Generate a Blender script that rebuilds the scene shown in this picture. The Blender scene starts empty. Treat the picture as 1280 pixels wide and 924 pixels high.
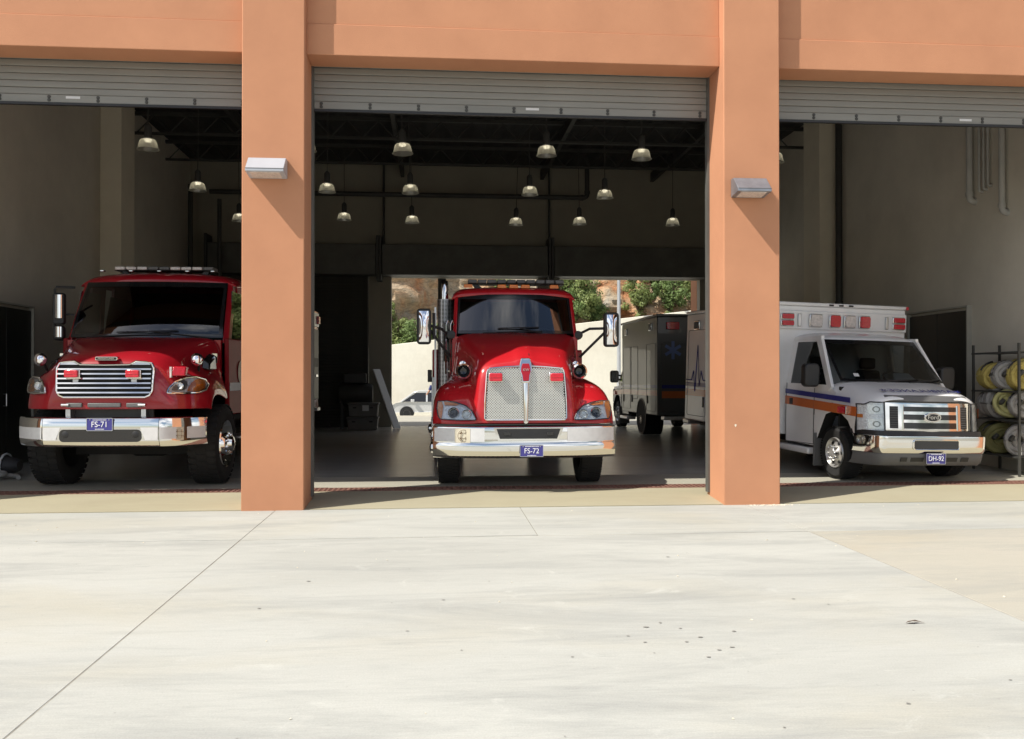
import bpy, math, random
from mathutils import Vector, Matrix, noise
random.seed(7)
R = math.radians
S = bpy.context.scene
COL = S.collection

# ------------------------------------------------------------------ camera, sky, sun, exposure
cam = bpy.data.cameras.new('camera')
camo = bpy.data.objects.new('camera', cam); COL.objects.link(camo)
cam.sensor_width = 36.0; cam.lens = 31.5; cam.clip_start = 0.05; cam.clip_end = 2000
camo.location = (0, 0, 1.6)
camo.rotation_euler = (R(90.41), 0, R(-4.85))
S.camera = camo

SUN = Vector((0.78, 0.37, -1.0)).normalized()       # direction the sunlight travels
world = bpy.data.worlds.new('World'); S.world = world; world.use_nodes = True
wn = world.node_tree
sky = wn.nodes.new('ShaderNodeTexSky'); sky.sky_type = 'NISHITA'; sky.sun_disc = False
sky.sun_elevation = math.asin(-SUN.z)
sky.sun_rotation = math.atan2(-SUN.x, -SUN.y)
sky.air_density = 1.0; sky.dust_density = 1.5
bg = wn.nodes['Background']; bg.inputs['Strength'].default_value = 0.085
wtc = wn.nodes.new('ShaderNodeTexCoord'); wmp = wn.nodes.new('ShaderNodeMapping'); wmp.inputs['Scale'].default_value = (1, 1, 2.2)
wno = wn.nodes.new('ShaderNodeTexNoise'); wno.inputs['Scale'].default_value = 2.6; wno.inputs['Detail'].default_value = 7.0; wno.inputs['Roughness'].default_value = 0.58
wra = wn.nodes.new('ShaderNodeValToRGB'); wra.color_ramp.elements[0].position = 0.46; wra.color_ramp.elements[1].position = 0.64
wmi = wn.nodes.new('ShaderNodeMix'); wmi.data_type = 'RGBA'; wmi.inputs['B'].default_value = (11.0, 11.0, 11.2, 1)
wn.links.new(wtc.outputs['Generated'], wmp.inputs[0]); wn.links.new(wmp.outputs[0], wno.inputs[0]); wn.links.new(wno.outputs['Fac'], wra.inputs[0])
wn.links.new(wra.outputs[0], wmi.inputs['Factor']); wn.links.new(sky.outputs[0], wmi.inputs['A']); wn.links.new(wmi.outputs['Result'], bg.inputs[0])
sun = bpy.data.lights.new('sun', 'SUN'); sun.energy = 4.2; sun.angle = R(0.53); sun.color = (1, 0.95, 0.86)
suno = bpy.data.objects.new('sun', sun); COL.objects.link(suno)
suno.rotation_euler = SUN.to_track_quat('-Z', 'Y').to_euler()
S.view_settings.view_transform = 'Standard'; S.view_settings.look = 'None'
S.view_settings.exposure = 0.5; S.view_settings.gamma = 1.0
S.render.engine = 'CYCLES'
S.cycles.use_denoising = True
S.cycles.max_bounces = 10; S.cycles.diffuse_bounces = 6; S.cycles.glossy_bounces = 5
S.cycles.transparent_max_bounces = 12; S.cycles.caustics_reflective = False; S.cycles.caustics_refractive = False
S.cycles.sample_clamp_indirect = 6.0

# ------------------------------------------------------------------ materials
def nd(nt, t, **kw):
    n = nt.nodes.new(t)
    for k, v in kw.items():
        if k in n.inputs: n.inputs[k].default_value = v
        else: setattr(n, k, v)
    return n
def mat(name, c, rough=0.5, metal=0.0, var=0.0, vscale=3.0, bump=0.0, bscale=40.0, coat=0.0, c2=None, rvar=0.0, stretch=(1, 1, 1), spec=None, emit=None, es=0.0):
    m = bpy.data.materials.new(name); m.use_nodes = True
    nt = m.node_tree; b = nt.nodes['Principled BSDF']
    b.inputs['Base Color'].default_value = (*c, 1); b.inputs['Roughness'].default_value = rough
    b.inputs['Metallic'].default_value = metal
    if coat: b.inputs['Coat Weight'].default_value = coat; b.inputs['Coat Roughness'].default_value = 0.04
    if spec is not None: b.inputs['Specular IOR Level'].default_value = spec
    if emit: b.inputs['Emission Color'].default_value = (*emit, 1); b.inputs['Emission Strength'].default_value = es
    tc = nd(nt, 'ShaderNodeTexCoord'); mp = nd(nt, 'ShaderNodeMapping'); mp.inputs['Scale'].default_value = stretch
    nt.links.new(tc.outputs['Object'], mp.inputs['Vector'])
    if var or c2:
        n = nd(nt, 'ShaderNodeTexNoise', Scale=vscale, Detail=6.0, Roughness=0.6)
        nt.links.new(mp.outputs[0], n.inputs['Vector'])
        r = nd(nt, 'ShaderNodeValToRGB'); r.color_ramp.elements[0].position = 0.3; r.color_ramp.elements[1].position = 0.72
        d = c2 if c2 else tuple(max(0, x * (1 - var)) for x in c)
        r.color_ramp.elements[0].color = (*d, 1); r.color_ramp.elements[1].color = (*[min(1, x * (1 + (0 if c2 else var * .6))) for x in c], 1)
        nt.links.new(n.outputs['Fac'], r.inputs[0]); nt.links.new(r.outputs[0], b.inputs['Base Color'])
    if rvar:
        n2 = nd(nt, 'ShaderNodeTexNoise', Scale=vscale * 1.7, Detail=5.0)
        nt.links.new(mp.outputs[0], n2.inputs['Vector'])
        mr = nd(nt, 'ShaderNodeMapRange'); mr.inputs[3].default_value = max(0.02, rough - rvar); mr.inputs[4].default_value = min(1, rough + rvar)
        nt.links.new(n2.outputs['Fac'], mr.inputs[0]); nt.links.new(mr.outputs[0], b.inputs['Roughness'])
    if bump:
        n3 = nd(nt, 'ShaderNodeTexNoise', Scale=bscale, Detail=4.0)
        nt.links.new(mp.outputs[0], n3.inputs['Vector'])
        bp = nd(nt, 'ShaderNodeBump', Strength=bump, Distance=0.01)
        nt.links.new(n3.outputs['Fac'], bp.inputs['Height']); nt.links.new(bp.outputs[0], b.inputs['Normal'])
    return m
def glass(name, tint, refl_boost=1.0):
    m = bpy.data.materials.new(name); m.use_nodes = True; nt = m.node_tree
    nt.nodes.remove(nt.nodes['Principled BSDF']); out = nt.nodes['Material Output']
    tr = nd(nt, 'ShaderNodeBsdfTransparent'); tr.inputs[0].default_value = (*tint, 1)
    gl = nd(nt, 'ShaderNodeBsdfGlossy'); gl.inputs['Roughness'].default_value = 0.02
    fr = nd(nt, 'ShaderNodeFresnel', IOR=1.6)
    ml = nd(nt, 'ShaderNodeMath', operation='MULTIPLY'); ml.inputs[1].default_value = refl_boost; ml.use_clamp = True
    nt.links.new(fr.outputs[0], ml.inputs[0])
    mx = nd(nt, 'ShaderNodeMixShader'); nt.links.new(ml.outputs[0], mx.inputs[0])
    nt.links.new(tr.outputs[0], mx.inputs[1]); nt.links.new(gl.outputs[0], mx.inputs[2]); nt.links.new(mx.outputs[0], out.inputs[0])
    return m

M = {}
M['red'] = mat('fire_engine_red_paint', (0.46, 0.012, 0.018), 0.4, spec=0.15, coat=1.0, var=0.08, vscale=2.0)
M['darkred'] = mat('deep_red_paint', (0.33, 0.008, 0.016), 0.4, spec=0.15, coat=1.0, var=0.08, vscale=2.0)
M['reddoor'] = mat('dimmed_red_door_paint', (0.20, 0.008, 0.012), 0.55, spec=0.1, coat=0.12, var=0.15, vscale=3)  # deep red with the dim look of the truck's side put in, gloss cut
M['white'] = mat('white_vehicle_paint', (0.84, 0.84, 0.84), 0.3, coat=0.6, var=0.05, vscale=2.0)
M['shadewhite'] = mat('white_paint_with_shade', (0.10, 0.105, 0.10), 0.35, coat=0.3, var=0.10, vscale=1.5)  # white paint of the rear ambulance with the shade put into its colour
M['chrome'] = mat('chrome', (0.82, 0.82, 0.80), 0.07, 1.0, rvar=0.04, vscale=5)
M['alu'] = mat('brushed_aluminium', (0.58, 0.59, 0.60), 0.35, 1.0, var=0.12, vscale=6)
M['lockergrey'] = mat('grey_locker_shutter', (0.26, 0.26, 0.245), 0.5, 0.3, var=0.15, vscale=4)
M['black'] = mat('black_plastic', (0.018, 0.018, 0.019), 0.45, var=0.2, vscale=8)
M['gloss_black'] = mat('glossy_black', (0.012, 0.012, 0.013), 0.12, coat=0.5)
M['rubber'] = mat('tyre_rubber', (0.014, 0.014, 0.014), 0.85, var=0.35, vscale=9, bump=0.3, bscale=60)
M['dark'] = mat('dark_underside', (0.012, 0.012, 0.012), 0.8, var=0.3)
M['seat'] = mat('dark_seat_vinyl', (0.035, 0.035, 0.037), 0.6, var=0.2)
M['glass'] = glass('tinted_glass', (0.34, 0.37, 0.37), 1.15)
M['glass_film'] = glass('coated_windshield_glass', (0.22, 0.24, 0.25), 2.0)
M['clear'] = glass('clear_lens', (0.93, 0.95, 0.96), 0.7)
M['redlens'] = mat('red_lens', (0.62, 0.012, 0.03), 0.2, coat=0.7, var=0.2, vscale=30, bump=0.5, bscale=120)
M['whitelens'] = mat('clear_flash_lens', (0.72, 0.66, 0.62), 0.2, coat=0.6, var=0.25, vscale=30, bump=0.6, bscale=100)
M['amber'] = mat('amber_lens', (0.75, 0.20, 0.015), 0.2, coat=0.6, var=0.15, vscale=40, bump=0.4, bscale=120)
M['reflector'] = mat('silver_reflector', (0.80, 0.82, 0.85), 0.25, 0.35, var=0.25, vscale=25, bump=0.6, bscale=50)
M['mirror'] = mat('mirror_chrome', (0.88, 0.89, 0.92), 0.03, 1.0)
M['plate'] = mat('purple_blue_plate', (0.055, 0.05, 0.25), 0.4, var=0.1)
M['platewhite'] = mat('plate_lettering', (0.82, 0.83, 0.88), 0.5)
M['grey'] = mat('grey_plastic', (0.13, 0.13, 0.13), 0.6, var=0.15)
M['tape'] = mat('white_reflective_tape', (0.66, 0.66, 0.66), 0.55, var=0.08, vscale=12)
M['sticker'] = mat('cream_sticker', (0.66, 0.60, 0.47), 0.5, var=0.08)
M['stickerink'] = mat('brown_emblem_ink', (0.14, 0.09, 0.05), 0.6)
M['dullblue'] = mat('rear_star_blue', (0.14, 0.21, 0.44), 0.4, coat=0.5)  # lighter than the stripe blue
M['orange'] = mat('orange_stripe', (0.60, 0.15, 0.035), 0.35, coat=0.5, var=0.06)
M['blue'] = mat('dark_blue_stripe', (0.02, 0.028, 0.22), 0.35, coat=0.5, var=0.06)
M['stucco'] = mat('orange_stucco', (0.555, 0.262, 0.143), 0.9, c2=(0.485, 0.225, 0.122), vscale=1.3, bump=0.35, bscale=160)
M['inwall'] = mat('beige_interior_wall', (0.68, 0.64, 0.55), 0.75, var=0.12, vscale=0.9, bump=0.1, bscale=90)
M['pilaster'] = mat('cream_pilaster_paint', (0.80, 0.74, 0.60), 0.75, var=0.08, vscale=1.2, bump=0.1, bscale=90)
M['housing'] = mat('dark_shutter_housing', (0.13, 0.13, 0.115), 0.6, 0.2, var=0.25, vscale=2)
M['backwall'] = mat('brown_grey_rear_wall', (0.36, 0.335, 0.27), 0.8, var=0.12, vscale=0.9)
M['ceil'] = mat('dark_roof_deck', (0.05, 0.05, 0.048), 0.8, var=0.2)
M['steel'] = mat('dark_painted_steel', (0.055, 0.055, 0.05), 0.55, var=0.25)
M['slat'] = mat('galvanised_slat', (0.245, 0.24, 0.215), 0.5, 0.2, var=0.12, vscale=2.5, stretch=(0.4, 1, 4))
M['darkslat'] = mat('dark_rear_slat', (0.07, 0.07, 0.062), 0.85, spec=0.08, var=0.15)
M['door'] = mat('black_green_door_paint', (0.018, 0.022, 0.020), 0.45, var=0.2)
M['frame'] = mat('grey_door_frame', (0.40, 0.39, 0.34), 0.5, var=0.1)
M['wire'] = mat('bright_grille_wire', (0.62, 0.62, 0.58), 0.3, 0.6)
M['headlamp'] = mat('fluted_headlamp_bowl', (0.78, 0.79, 0.78), 0.2, 0.5, var=0.12, vscale=60, bump=0.25, bscale=30, stretch=(3, 3, .5))
M['lampmetal'] = mat('pale_lamp_enamel', (0.44, 0.46, 0.50), 0.35, 0.1, var=0.06)
M['lampmetal2'] = mat('weathered_lamp_aluminium', (0.30, 0.32, 0.36), 0.38, 0.6, var=0.2, vscale=8)
M['bulb'] = mat('glowing_bulb', (1, 0.95, 0.85), 0.5, emit=(1.0, 0.90, 0.70), es=4.5)
M['pipe'] = mat('grey_pvc_pipe', (0.42, 0.42, 0.40), 0.5, var=0.1)
M['rail'] = mat('door_guide_steel', (0.13, 0.13, 0.12), 0.6, 0.3, var=0.2)
M['lampbase'] = mat('headlamp_housing_grey', (0.22, 0.225, 0.225), 0.3, 0.3, var=0.2, vscale=12)
M['rust'] = mat('rusty_grate', (0.27, 0.135, 0.10), 0.7, 0.2, var=0.4, vscale=12)
M['hosegrey'] = mat('grey_hose', (0.36, 0.35, 0.33), 0.85, var=0.25, vscale=9, bump=0.3, bscale=80)
M['hoseyellow'] = mat('yellow_hose', (0.52, 0.42, 0.12), 0.85, var=0.25, vscale=9, bump=0.3, bscale=80)
M['hosepale'] = mat('pale_yellow_hose', (0.52, 0.50, 0.22), 0.85, var=0.25, vscale=9, bump=0.3, bscale=80)
M['hoseolive'] = mat('olive_hose', (0.20, 0.19, 0.07), 0.85, var=0.25, vscale=9)
M['paper'] = mat('white_paper', (0.75, 0.78, 0.78), 0.7)
M['board'] = mat('white_board', (0.86, 0.86, 0.84), 0.5, var=0.05)
M['tote'] = mat('grey_tote_plastic', (0.16, 0.16, 0.15), 0.6, var=0.15)
M['silverpaint'] = mat('silver_car_paint', (0.62, 0.62, 0.60), 0.3, 0.25, coat=0.8, var=0.03)
M['skin'] = mat('skin', (0.42, 0.22, 0.13), 0.6)
M['shirt'] = mat('navy_shirt', (0.03, 0.045, 0.16), 0.85, var=0.2)
M['trouser'] = mat('dark_trousers', (0.025, 0.028, 0.04), 0.85, var=0.2)
M['hair'] = mat('black_hair', (0.012, 0.010, 0.009), 0.7)
M['plate_steel'] = mat('galvanised_pole', (0.5, 0.51, 0.52), 0.4, 0.6, var=0.1)
M['bark'] = mat('bark', (0.10, 0.07, 0.05), 0.9, var=0.3)
def leafmat(name, c, c2):
    m = mat(name, c, 0.6, c2=c2, vscale=2.2)
    b = m.node_tree.nodes['Principled BSDF']
    nt = m.node_tree; tl = nd(nt, 'ShaderNodeBsdfTranslucent'); mx = nd(nt, 'ShaderNodeMixShader'); mx.inputs[0].default_value = .35
    src = b.inputs['Base Color'].links[0].from_socket; nt.links.new(src, tl.inputs[0])
    nt.links.new(b.outputs[0], mx.inputs[1]); nt.links.new(tl.outputs[0], mx.inputs[2]); nt.links.new(mx.outputs[0], nt.nodes['Material Output'].inputs[0])
    return m
M['leaf'] = leafmat('green_leaves', (0.22, 0.31, 0.10), (0.11, 0.17, 0.05))
M['leaf2'] = leafmat('yellow_green_leaves', (0.32, 0.38, 0.13), (0.16, 0.21, 0.065))
M['pp'] = mat('wheel_silver', (0.55, 0.54, 0.52), 0.35, 0.7, var=0.2, vscale=10)

def concrete(name, c, tint, patch, dscale, grain=1.0, rough=0.85, stain=0.5):
    m = bpy.data.materials.new(name); m.use_nodes = True; nt = m.node_tree; b = nt.nodes['Principled BSDF']
    tc = nd(nt, 'ShaderNodeTexCoord'); mp = nd(nt, 'ShaderNodeMapping'); mp.inputs['Scale'].default_value = (0.45, 1.2, 1)
    nt.links.new(tc.outputs['Object'], mp.inputs[0])
    n1 = nd(nt, 'ShaderNodeTexNoise', Scale=dscale, Detail=10.0, Roughness=0.68, Distortion=0.5); nt.links.new(mp.outputs[0], n1.inputs[0])
    n2 = nd(nt, 'ShaderNodeTexNoise', Scale=dscale * 0.35, Detail=4.0); nt.links.new(tc.outputs['Object'], n2.inputs[0])
    mp2 = nd(nt, 'ShaderNodeMapping'); mp2.inputs['Scale'].default_value = (2.0, 60.0, 1); nt.links.new(tc.outputs['Object'], mp2.inputs[0])
    n3 = nd(nt, 'ShaderNodeTexNoise', Scale=2.0, Detail=6.0, Roughness=0.7); nt.links.new(mp2.outputs[0], n3.inputs[0])
    n4 = nd(nt, 'ShaderNodeTexNoise', Scale=110.0, Detail=3.0); nt.links.new(tc.outputs['Object'], n4.inputs[0])
    r1 = nd(nt, 'ShaderNodeValToRGB'); e = r1.color_ramp.elements; e[0].position = 0.33; e[0].color = (*patch, 1); e[1].position = 0.62; e[1].color = (*c, 1)
    nt.links.new(n1.outputs['Fac'], r1.inputs[0])
    mx = nd(nt, 'ShaderNodeMix', data_type='RGBA'); mx.inputs['B'].default_value = (*tint, 1)
    r2 = nd(nt, 'ShaderNodeValToRGB'); e = r2.color_ramp.elements; e[0].position = 0.42; e[1].position = 0.66; e[0].color = (0, 0, 0, 1); e[1].color = (stain, stain, stain, 1)
    nt.links.new(n2.outputs['Fac'], r2.inputs[0]); nt.links.new(r2.outputs[0], mx.inputs['Factor']); nt.links.new(r1.outputs[0], mx.inputs['A'])
    # broom texture, grain and a scatter of small dark spots
    add = nd(nt, 'ShaderNodeMath', operation='ADD'); nt.links.new(n3.outputs['Fac'], add.inputs[0]); nt.links.new(n4.outputs['Fac'], add.inputs[1])
    mr = nd(nt, 'ShaderNodeMapRange'); mr.inputs[1].default_value = 0.6; mr.inputs[2].default_value = 1.4; mr.inputs[3].default_value = 1 - 0.16 * grain; mr.inputs[4].default_value = 1 + 0.07 * grain
    nt.links.new(add.outputs[0], mr.inputs[0])
    vo = nd(nt, 'ShaderNodeTexVoronoi', Scale=1.9); nt.links.new(tc.outputs['Object'], vo.inputs[0])
    lt = nd(nt, 'ShaderNodeMapRange'); lt.inputs[1].default_value = 0.012; lt.inputs[2].default_value = 0.03; lt.inputs[3].default_value = 0.55; lt.inputs[4].default_value = 1.0
    nt.links.new(vo.outputs['Distance'], lt.inputs[0])
    m1 = nd(nt, 'ShaderNodeMath', operation='MULTIPLY'); nt.links.new(mr.outputs[0], m1.inputs[0]); nt.links.new(lt.outputs[0], m1.inputs[1])
    vm = nd(nt, 'ShaderNodeVectorMath', operation='SCALE'); nt.links.new(mx.outputs['Result'], vm.inputs[0]); nt.links.new(m1.outputs[0], vm.inputs['Scale'])
    nt.links.new(vm.outputs[0], b.inputs['Base Color']); b.inputs['Roughness'].default_value = rough
    bp = nd(nt, 'ShaderNodeBump', Strength=0.25 * grain, Distance=0.004); nt.links.new(add.outputs[0], bp.inputs['Height']); nt.links.new(bp.outputs[0], b.inputs['Normal'])
    return m
def weathered(name, pale, mid, grey, warm, seed):
    m = bpy.data.materials.new(name); m.use_nodes = True; nt = m.node_tree; b = nt.nodes['Principled BSDF']; b.inputs['Roughness'].default_value = .9
    tc = nd(nt, 'ShaderNodeTexCoord')
    def noise_(scale, stretch, detail=8.0, rough=.6, dist=0.0, off=0.0):
        mp = nd(nt, 'ShaderNodeMapping'); mp.inputs['Scale'].default_value = stretch; mp.inputs['Location'].default_value = (seed + off, off * 1.7, 0)
        nt.links.new(tc.outputs['Object'], mp.inputs[0]); n = nd(nt, 'ShaderNodeTexNoise', Scale=scale, Detail=detail, Roughness=rough, Distortion=dist)
        nt.links.new(mp.outputs[0], n.inputs[0]); return n.outputs['Fac']
    def ramp(src, a, c):
        r = nd(nt, 'ShaderNodeMapRange'); r.inputs[1].default_value = a; r.inputs[2].default_value = c; nt.links.new(src, r.inputs[0]); return r.outputs[0]
    def mixc(fac, A, B, k=1.0):
        x = nd(nt, 'ShaderNodeMix', data_type='RGBA')
        if k != 1.0:
            q = nd(nt, 'ShaderNodeMath', operation='MULTIPLY'); q.inputs[1].default_value = k; nt.links.new(fac, q.inputs[0]); fac = q.outputs[0]
        nt.links.new(fac, x.inputs['Factor'])
        for s_, v in (('A', A), ('B', B)):
            if isinstance(v, tuple): x.inputs[s_].default_value = (*v, 1)
            else: nt.links.new(v, x.inputs[s_])
        return x.outputs['Result']
    c = mixc(ramp(noise_(.55, (.5, 1.3, 1), 9, .62, .5), .36, .62), mid, pale)
    c = mixc(ramp(noise_(.42, (.6, 1.1, 1), 6, .6, .3, 11), .50, .68), c, warm, .75)
    c = mixc(ramp(noise_(1.1, (.35, 1.5, 1), 10, .74, .6, 23), .48, .70), c, grey, .85)
    c = mixc(ramp(noise_(3.2, (.3, 2.2, 1), 10, .75, .3, 31), .54, .74), c, grey, .50)
    c = mixc(ramp(noise_(2.6, (.8, 1.2, 1), 10, .7, .8, 47), .60, .72), c, tuple(min(1, v * 1.1) for v in pale), .8)
    st = noise_(1.6, (3.0, 70.0, 1), 8, .75, 0, 5); gr = noise_(95.0, (1, 1, 1), 4, .7, 0, 9); sp = noise_(34.0, (1, 1, 1), 3, .5, 0, 3)
    ad = nd(nt, 'ShaderNodeMath', operation='ADD'); nt.links.new(st, ad.inputs[0]); nt.links.new(gr, ad.inputs[1])
    mr = nd(nt, 'ShaderNodeMapRange'); mr.inputs[1].default_value = .6; mr.inputs[2].default_value = 1.4; mr.inputs[3].default_value = .80; mr.inputs[4].default_value = 1.12; nt.links.new(ad.outputs[0], mr.inputs[0])
    pit = nd(nt, 'ShaderNodeMapRange'); pit.inputs[1].default_value = .70; pit.inputs[2].default_value = .78; pit.inputs[3].default_value = 1.0; pit.inputs[4].default_value = .72; nt.links.new(sp, pit.inputs[0])
    ml = nd(nt, 'ShaderNodeMath', operation='MULTIPLY'); nt.links.new(mr.outputs[0], ml.inputs[0]); nt.links.new(pit.outputs[0], ml.inputs[1])
    vm = nd(nt, 'ShaderNodeVectorMath', operation='SCALE'); nt.links.new(c, vm.inputs[0]); nt.links.new(ml.outputs[0], vm.inputs['Scale']); nt.links.new(vm.outputs[0], b.inputs['Base Color'])
    bp = nd(nt, 'ShaderNodeBump', Strength=.35, Distance=.004); nt.links.new(ad.outputs[0], bp.inputs['Height']); nt.links.new(bp.outputs[0], b.inputs['Normal'])
    return m
M['conc'] = weathered('apron_concrete', (.478, .485, .447), (.42, .426, .392), (.32, .328, .31), (.445, .43, .36), 0)
M['conc2'] = weathered('apron_concrete_warm', (.45, .43, .365), (.425, .41, .345), (.335, .335, .305), (.445, .405, .315), 40)
M['ramp'] = concrete('yellowish_ramp_concrete', (0.385, 0.35, 0.24), (0.40, 0.37, 0.27), (0.34, 0.305, 0.21), 1.2, 0.6)
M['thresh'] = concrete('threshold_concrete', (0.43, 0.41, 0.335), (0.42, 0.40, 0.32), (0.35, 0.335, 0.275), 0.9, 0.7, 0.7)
M['floor'] = concrete('sealed_garage_floor', (0.54, 0.54, 0.49), (0.47, 0.47, 0.42), (0.44, 0.44, 0.40), 0.6, 0.4, 0.26)
M['retain'] = concrete('cream_retaining_wall', (0.84, 0.80, 0.68), (0.74, 0.67, 0.54), (0.78, 0.74, 0.62), 0.8, 0.7)
M['jointfill'] = mat('sandy_joint_filler', (.30, .285, .24), .9, var=.35, vscale=5)
M['gnd'] = concrete('far_ground', (0.36, 0.34, 0.29), (0.34, 0.31, 0.24), (0.32, 0.31, 0.27), 0.3)

# ------------------------------------------------------------------ mesh helpers
XF = None       # a body tilt applied to vertices while a leaning vehicle body is built
class MB:
    def __init__(s): s.v = []; s.f = []
    def add(s, vs, fs):
        o = len(s.v); s.v += [tuple(v) for v in vs]; s.f += [tuple(i + o for i in f) for f in fs]; return s
    def box(s, x0, x1, y0, y1, z0, z1):
        return s.add([(x0, y0, z0), (x1, y0, z0), (x1, y1, z0), (x0, y1, z0), (x0, y0, z1), (x1, y0, z1), (x1, y1, z1), (x0, y1, z1)],
                     [(0, 3, 2, 1), (4, 5, 6, 7), (0, 1, 5, 4), (1, 2, 6, 5), (2, 3, 7, 6), (3, 0, 4, 7)])
    def hexa(s, p):     # 8 corners, ordered like box()
        return s.add(p, [(0, 3, 2, 1), (4, 5, 6, 7), (0, 1, 5, 4), (1, 2, 6, 5), (2, 3, 7, 6), (3, 0, 4, 7)])
    def tube(s, path, r, n=10, caps=True):
        P = [Vector(p) for p in path]; rings = []
        rr = r if isinstance(r, (list, tuple)) else [r] * len(P)
        up = None
        for i, p in enumerate(P):
            d = (P[min(i + 1, len(P) - 1)] - P[max(i - 1, 0)]).normalized()
            if up is None: up = Vector((0, 0, 1)) if abs(d.z) < 0.9 else Vector((1, 0, 0))
            a = d.cross(up).normalized(); b = a.cross(d).normalized(); up = b
            rings.append([p + (a * math.cos(2 * math.pi * k / n) + b * math.sin(2 * math.pi * k / n)) * rr[i] for k in range(n)])
        return s.loft(rings, caps)
    def loft(s, rings, caps=True, close=True):
        n = len(rings[0]); o = len(s.v)
        for r in rings: s.v += [tuple(v) for v in r]
        for i in range(len(rings) - 1):
            for k in range(n if close else n - 1):
                k2 = (k + 1) % n
                s.f.append((o + i * n + k, o + i * n + k2, o + (i + 1) * n + k2, o + (i + 1) * n + k))
        if caps:
            s.f.append(tuple(o + k for k in reversed(range(n)))); s.f.append(tuple(o + (len(rings) - 1) * n + k for k in range(n)))
        return s
    def lathe(s, c, prof, axis='y', n=24, caps=False, sgn=1):      # prof: (radius, offset along axis)
        rings = []
        for r, h in prof:
            ring = []
            for k in range(n):
                a = 2 * math.pi * k / n; u, w = r * math.cos(a), r * math.sin(a); h2 = h * sgn
                ring.append({'y': (c[0] + u, c[1] + h2, c[2] + w), 'x': (c[0] + h2, c[1] + u, c[2] + w), 'z': (c[0] + u, c[1] + w, c[2] + h2)}[axis])
            rings.append(ring)
        return s.loft(rings, caps)
    def prism(s, poly, axis, a, b):         # poly in the two other axes, in x,y,z order
        def P(u, w, t): return {'x': (t, u, w), 'y': (u, t, w), 'z': (u, w, t)}[axis]
        n = len(poly)
        return s.add([P(u, w, a) for u, w in poly] + [P(u, w, b) for u, w in poly],
                     [tuple(range(n)), tuple(reversed(range(n, 2 * n)))] + [(k, n + k, n + (k + 1) % n, (k + 1) % n) for k in range(n)])
    def patch(s, poly, yf, th):             # outline in x,z; front follows y = yf(x,z)
        n = len(poly); cx = sum(p[0] for p in poly) / n; cz = sum(p[1] for p in poly) / n
        vs = [(x, yf(x, z), z) for x, z in poly] + [(x, yf(x, z) + th, z) for x, z in poly] + [(cx, yf(cx, cz), cz), (cx, yf(cx, cz) + th, cz)]
        fs = []
        for k in range(n):
            k2 = (k + 1) % n
            fs += [(2 * n, k, k2), (2 * n + 1, n + k2, n + k), (k, n + k, n + k2, k2)]
        return s.add(vs, fs)
    def grid(s, cols):
        o = len(s.v); m = len(cols[0])
        for c in cols: s.v += [tuple(p) for p in c]
        for i in range(len(cols) - 1):
            for j in range(m - 1):
                s.f.append((o + i * m + j, o + (i + 1) * m + j, o + (i + 1) * m + j + 1, o + i * m + j + 1))
        return s
    def build(s, name, m, parent=None, bevel=0, seg=2, sub=0, smooth=None, angle=35, solid=0):
        me = bpy.data.meshes.new(name)
        v = [XF @ Vector(p) for p in s.v] if XF is not None else s.v
        me.from_pydata(v, [], s.f)
        import bmesh
        bm = bmesh.new(); bm.from_mesh(me); bmesh.ops.recalc_face_normals(bm, faces=bm.faces); bm.to_mesh(me); bm.free()
        me.materials.append(m)
        o = bpy.data.objects.new(name, me); COL.objects.link(o)
        if parent: o.parent = parent
        if smooth or sub or bevel or smooth is None:
            me.polygons.foreach_set('use_smooth', [True] * len(me.polygons))
            if not sub: me.set_sharp_from_angle(angle=R(angle))
        if solid:
            d = o.modifiers.new('solid', 'SOLIDIFY'); d.thickness = solid; d.offset = -1
        if bevel:
            b = o.modifiers.new('bevel', 'BEVEL'); b.width = bevel; b.segments = seg; b.limit_method = 'ANGLE'; b.angle_limit = R(40)
        if sub:
            d = o.modifiers.new('sub', 'SUBSURF'); d.levels = sub; d.render_levels = sub
        return o
def box(name, m, parent, x0, x1, y0, y1, z0, z1, bevel=0, seg=2):
    return MB().box(x0, x1, y0, y1, z0, z1).build(name, m, parent, bevel, seg)
def empty(name, loc, rz=0):
    o = bpy.data.objects.new(name, None); COL.objects.link(o); o.location = loc; o.rotation_euler.z = rz; o.empty_display_size = .2; return o
def tag(o, label=None, cat=None, group=None, kind=None):
    if label: o['label'] = label
    if cat: o['category'] = cat
    if group: o['group'] = group
    if kind: o['kind'] = kind
    return o
def dup(o, loc=None, parent=None, rz=None):
    c = o.copy(); COL.objects.link(c)
    if parent is not None: c.parent = parent
    if loc is not None: c.location = loc
    if rz is not None: c.rotation_euler.z = rz
    for ch in list(o.children): dup(ch, parent=c)
    return c
def text(name, s, size, loc, rot, m, parent, sx=1.0, ext=0.0015, spacing=1.0):
    cu = bpy.data.curves.new(name, 'FONT'); cu.body = s; cu.size = size; cu.align_x = 'CENTER'; cu.align_y = 'CENTER'; cu.extrude = ext; cu.space_character = spacing
    o = bpy.data.objects.new(name, cu); COL.objects.link(o)
    me = bpy.data.meshes.new_from_object(o.evaluated_get(bpy.context.evaluated_depsgraph_get()))
    bpy.data.objects.remove(o); bpy.data.curves.remove(cu)
    me.materials.clear(); me.materials.append(m)
    o = bpy.data.objects.new(name, me); COL.objects.link(o)
    mt = Matrix.Translation(loc) @ rot.to_4x4() @ Matrix.Diagonal((sx, 1, 1, 1))
    if XF is not None: mt = XF @ mt
    me.transform(mt)
    if parent: o.parent = parent
    return tag(o, kind='stuff')
FACE = Matrix.Rotation(R(90), 3, 'X')           # text upright, read from -y
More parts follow.
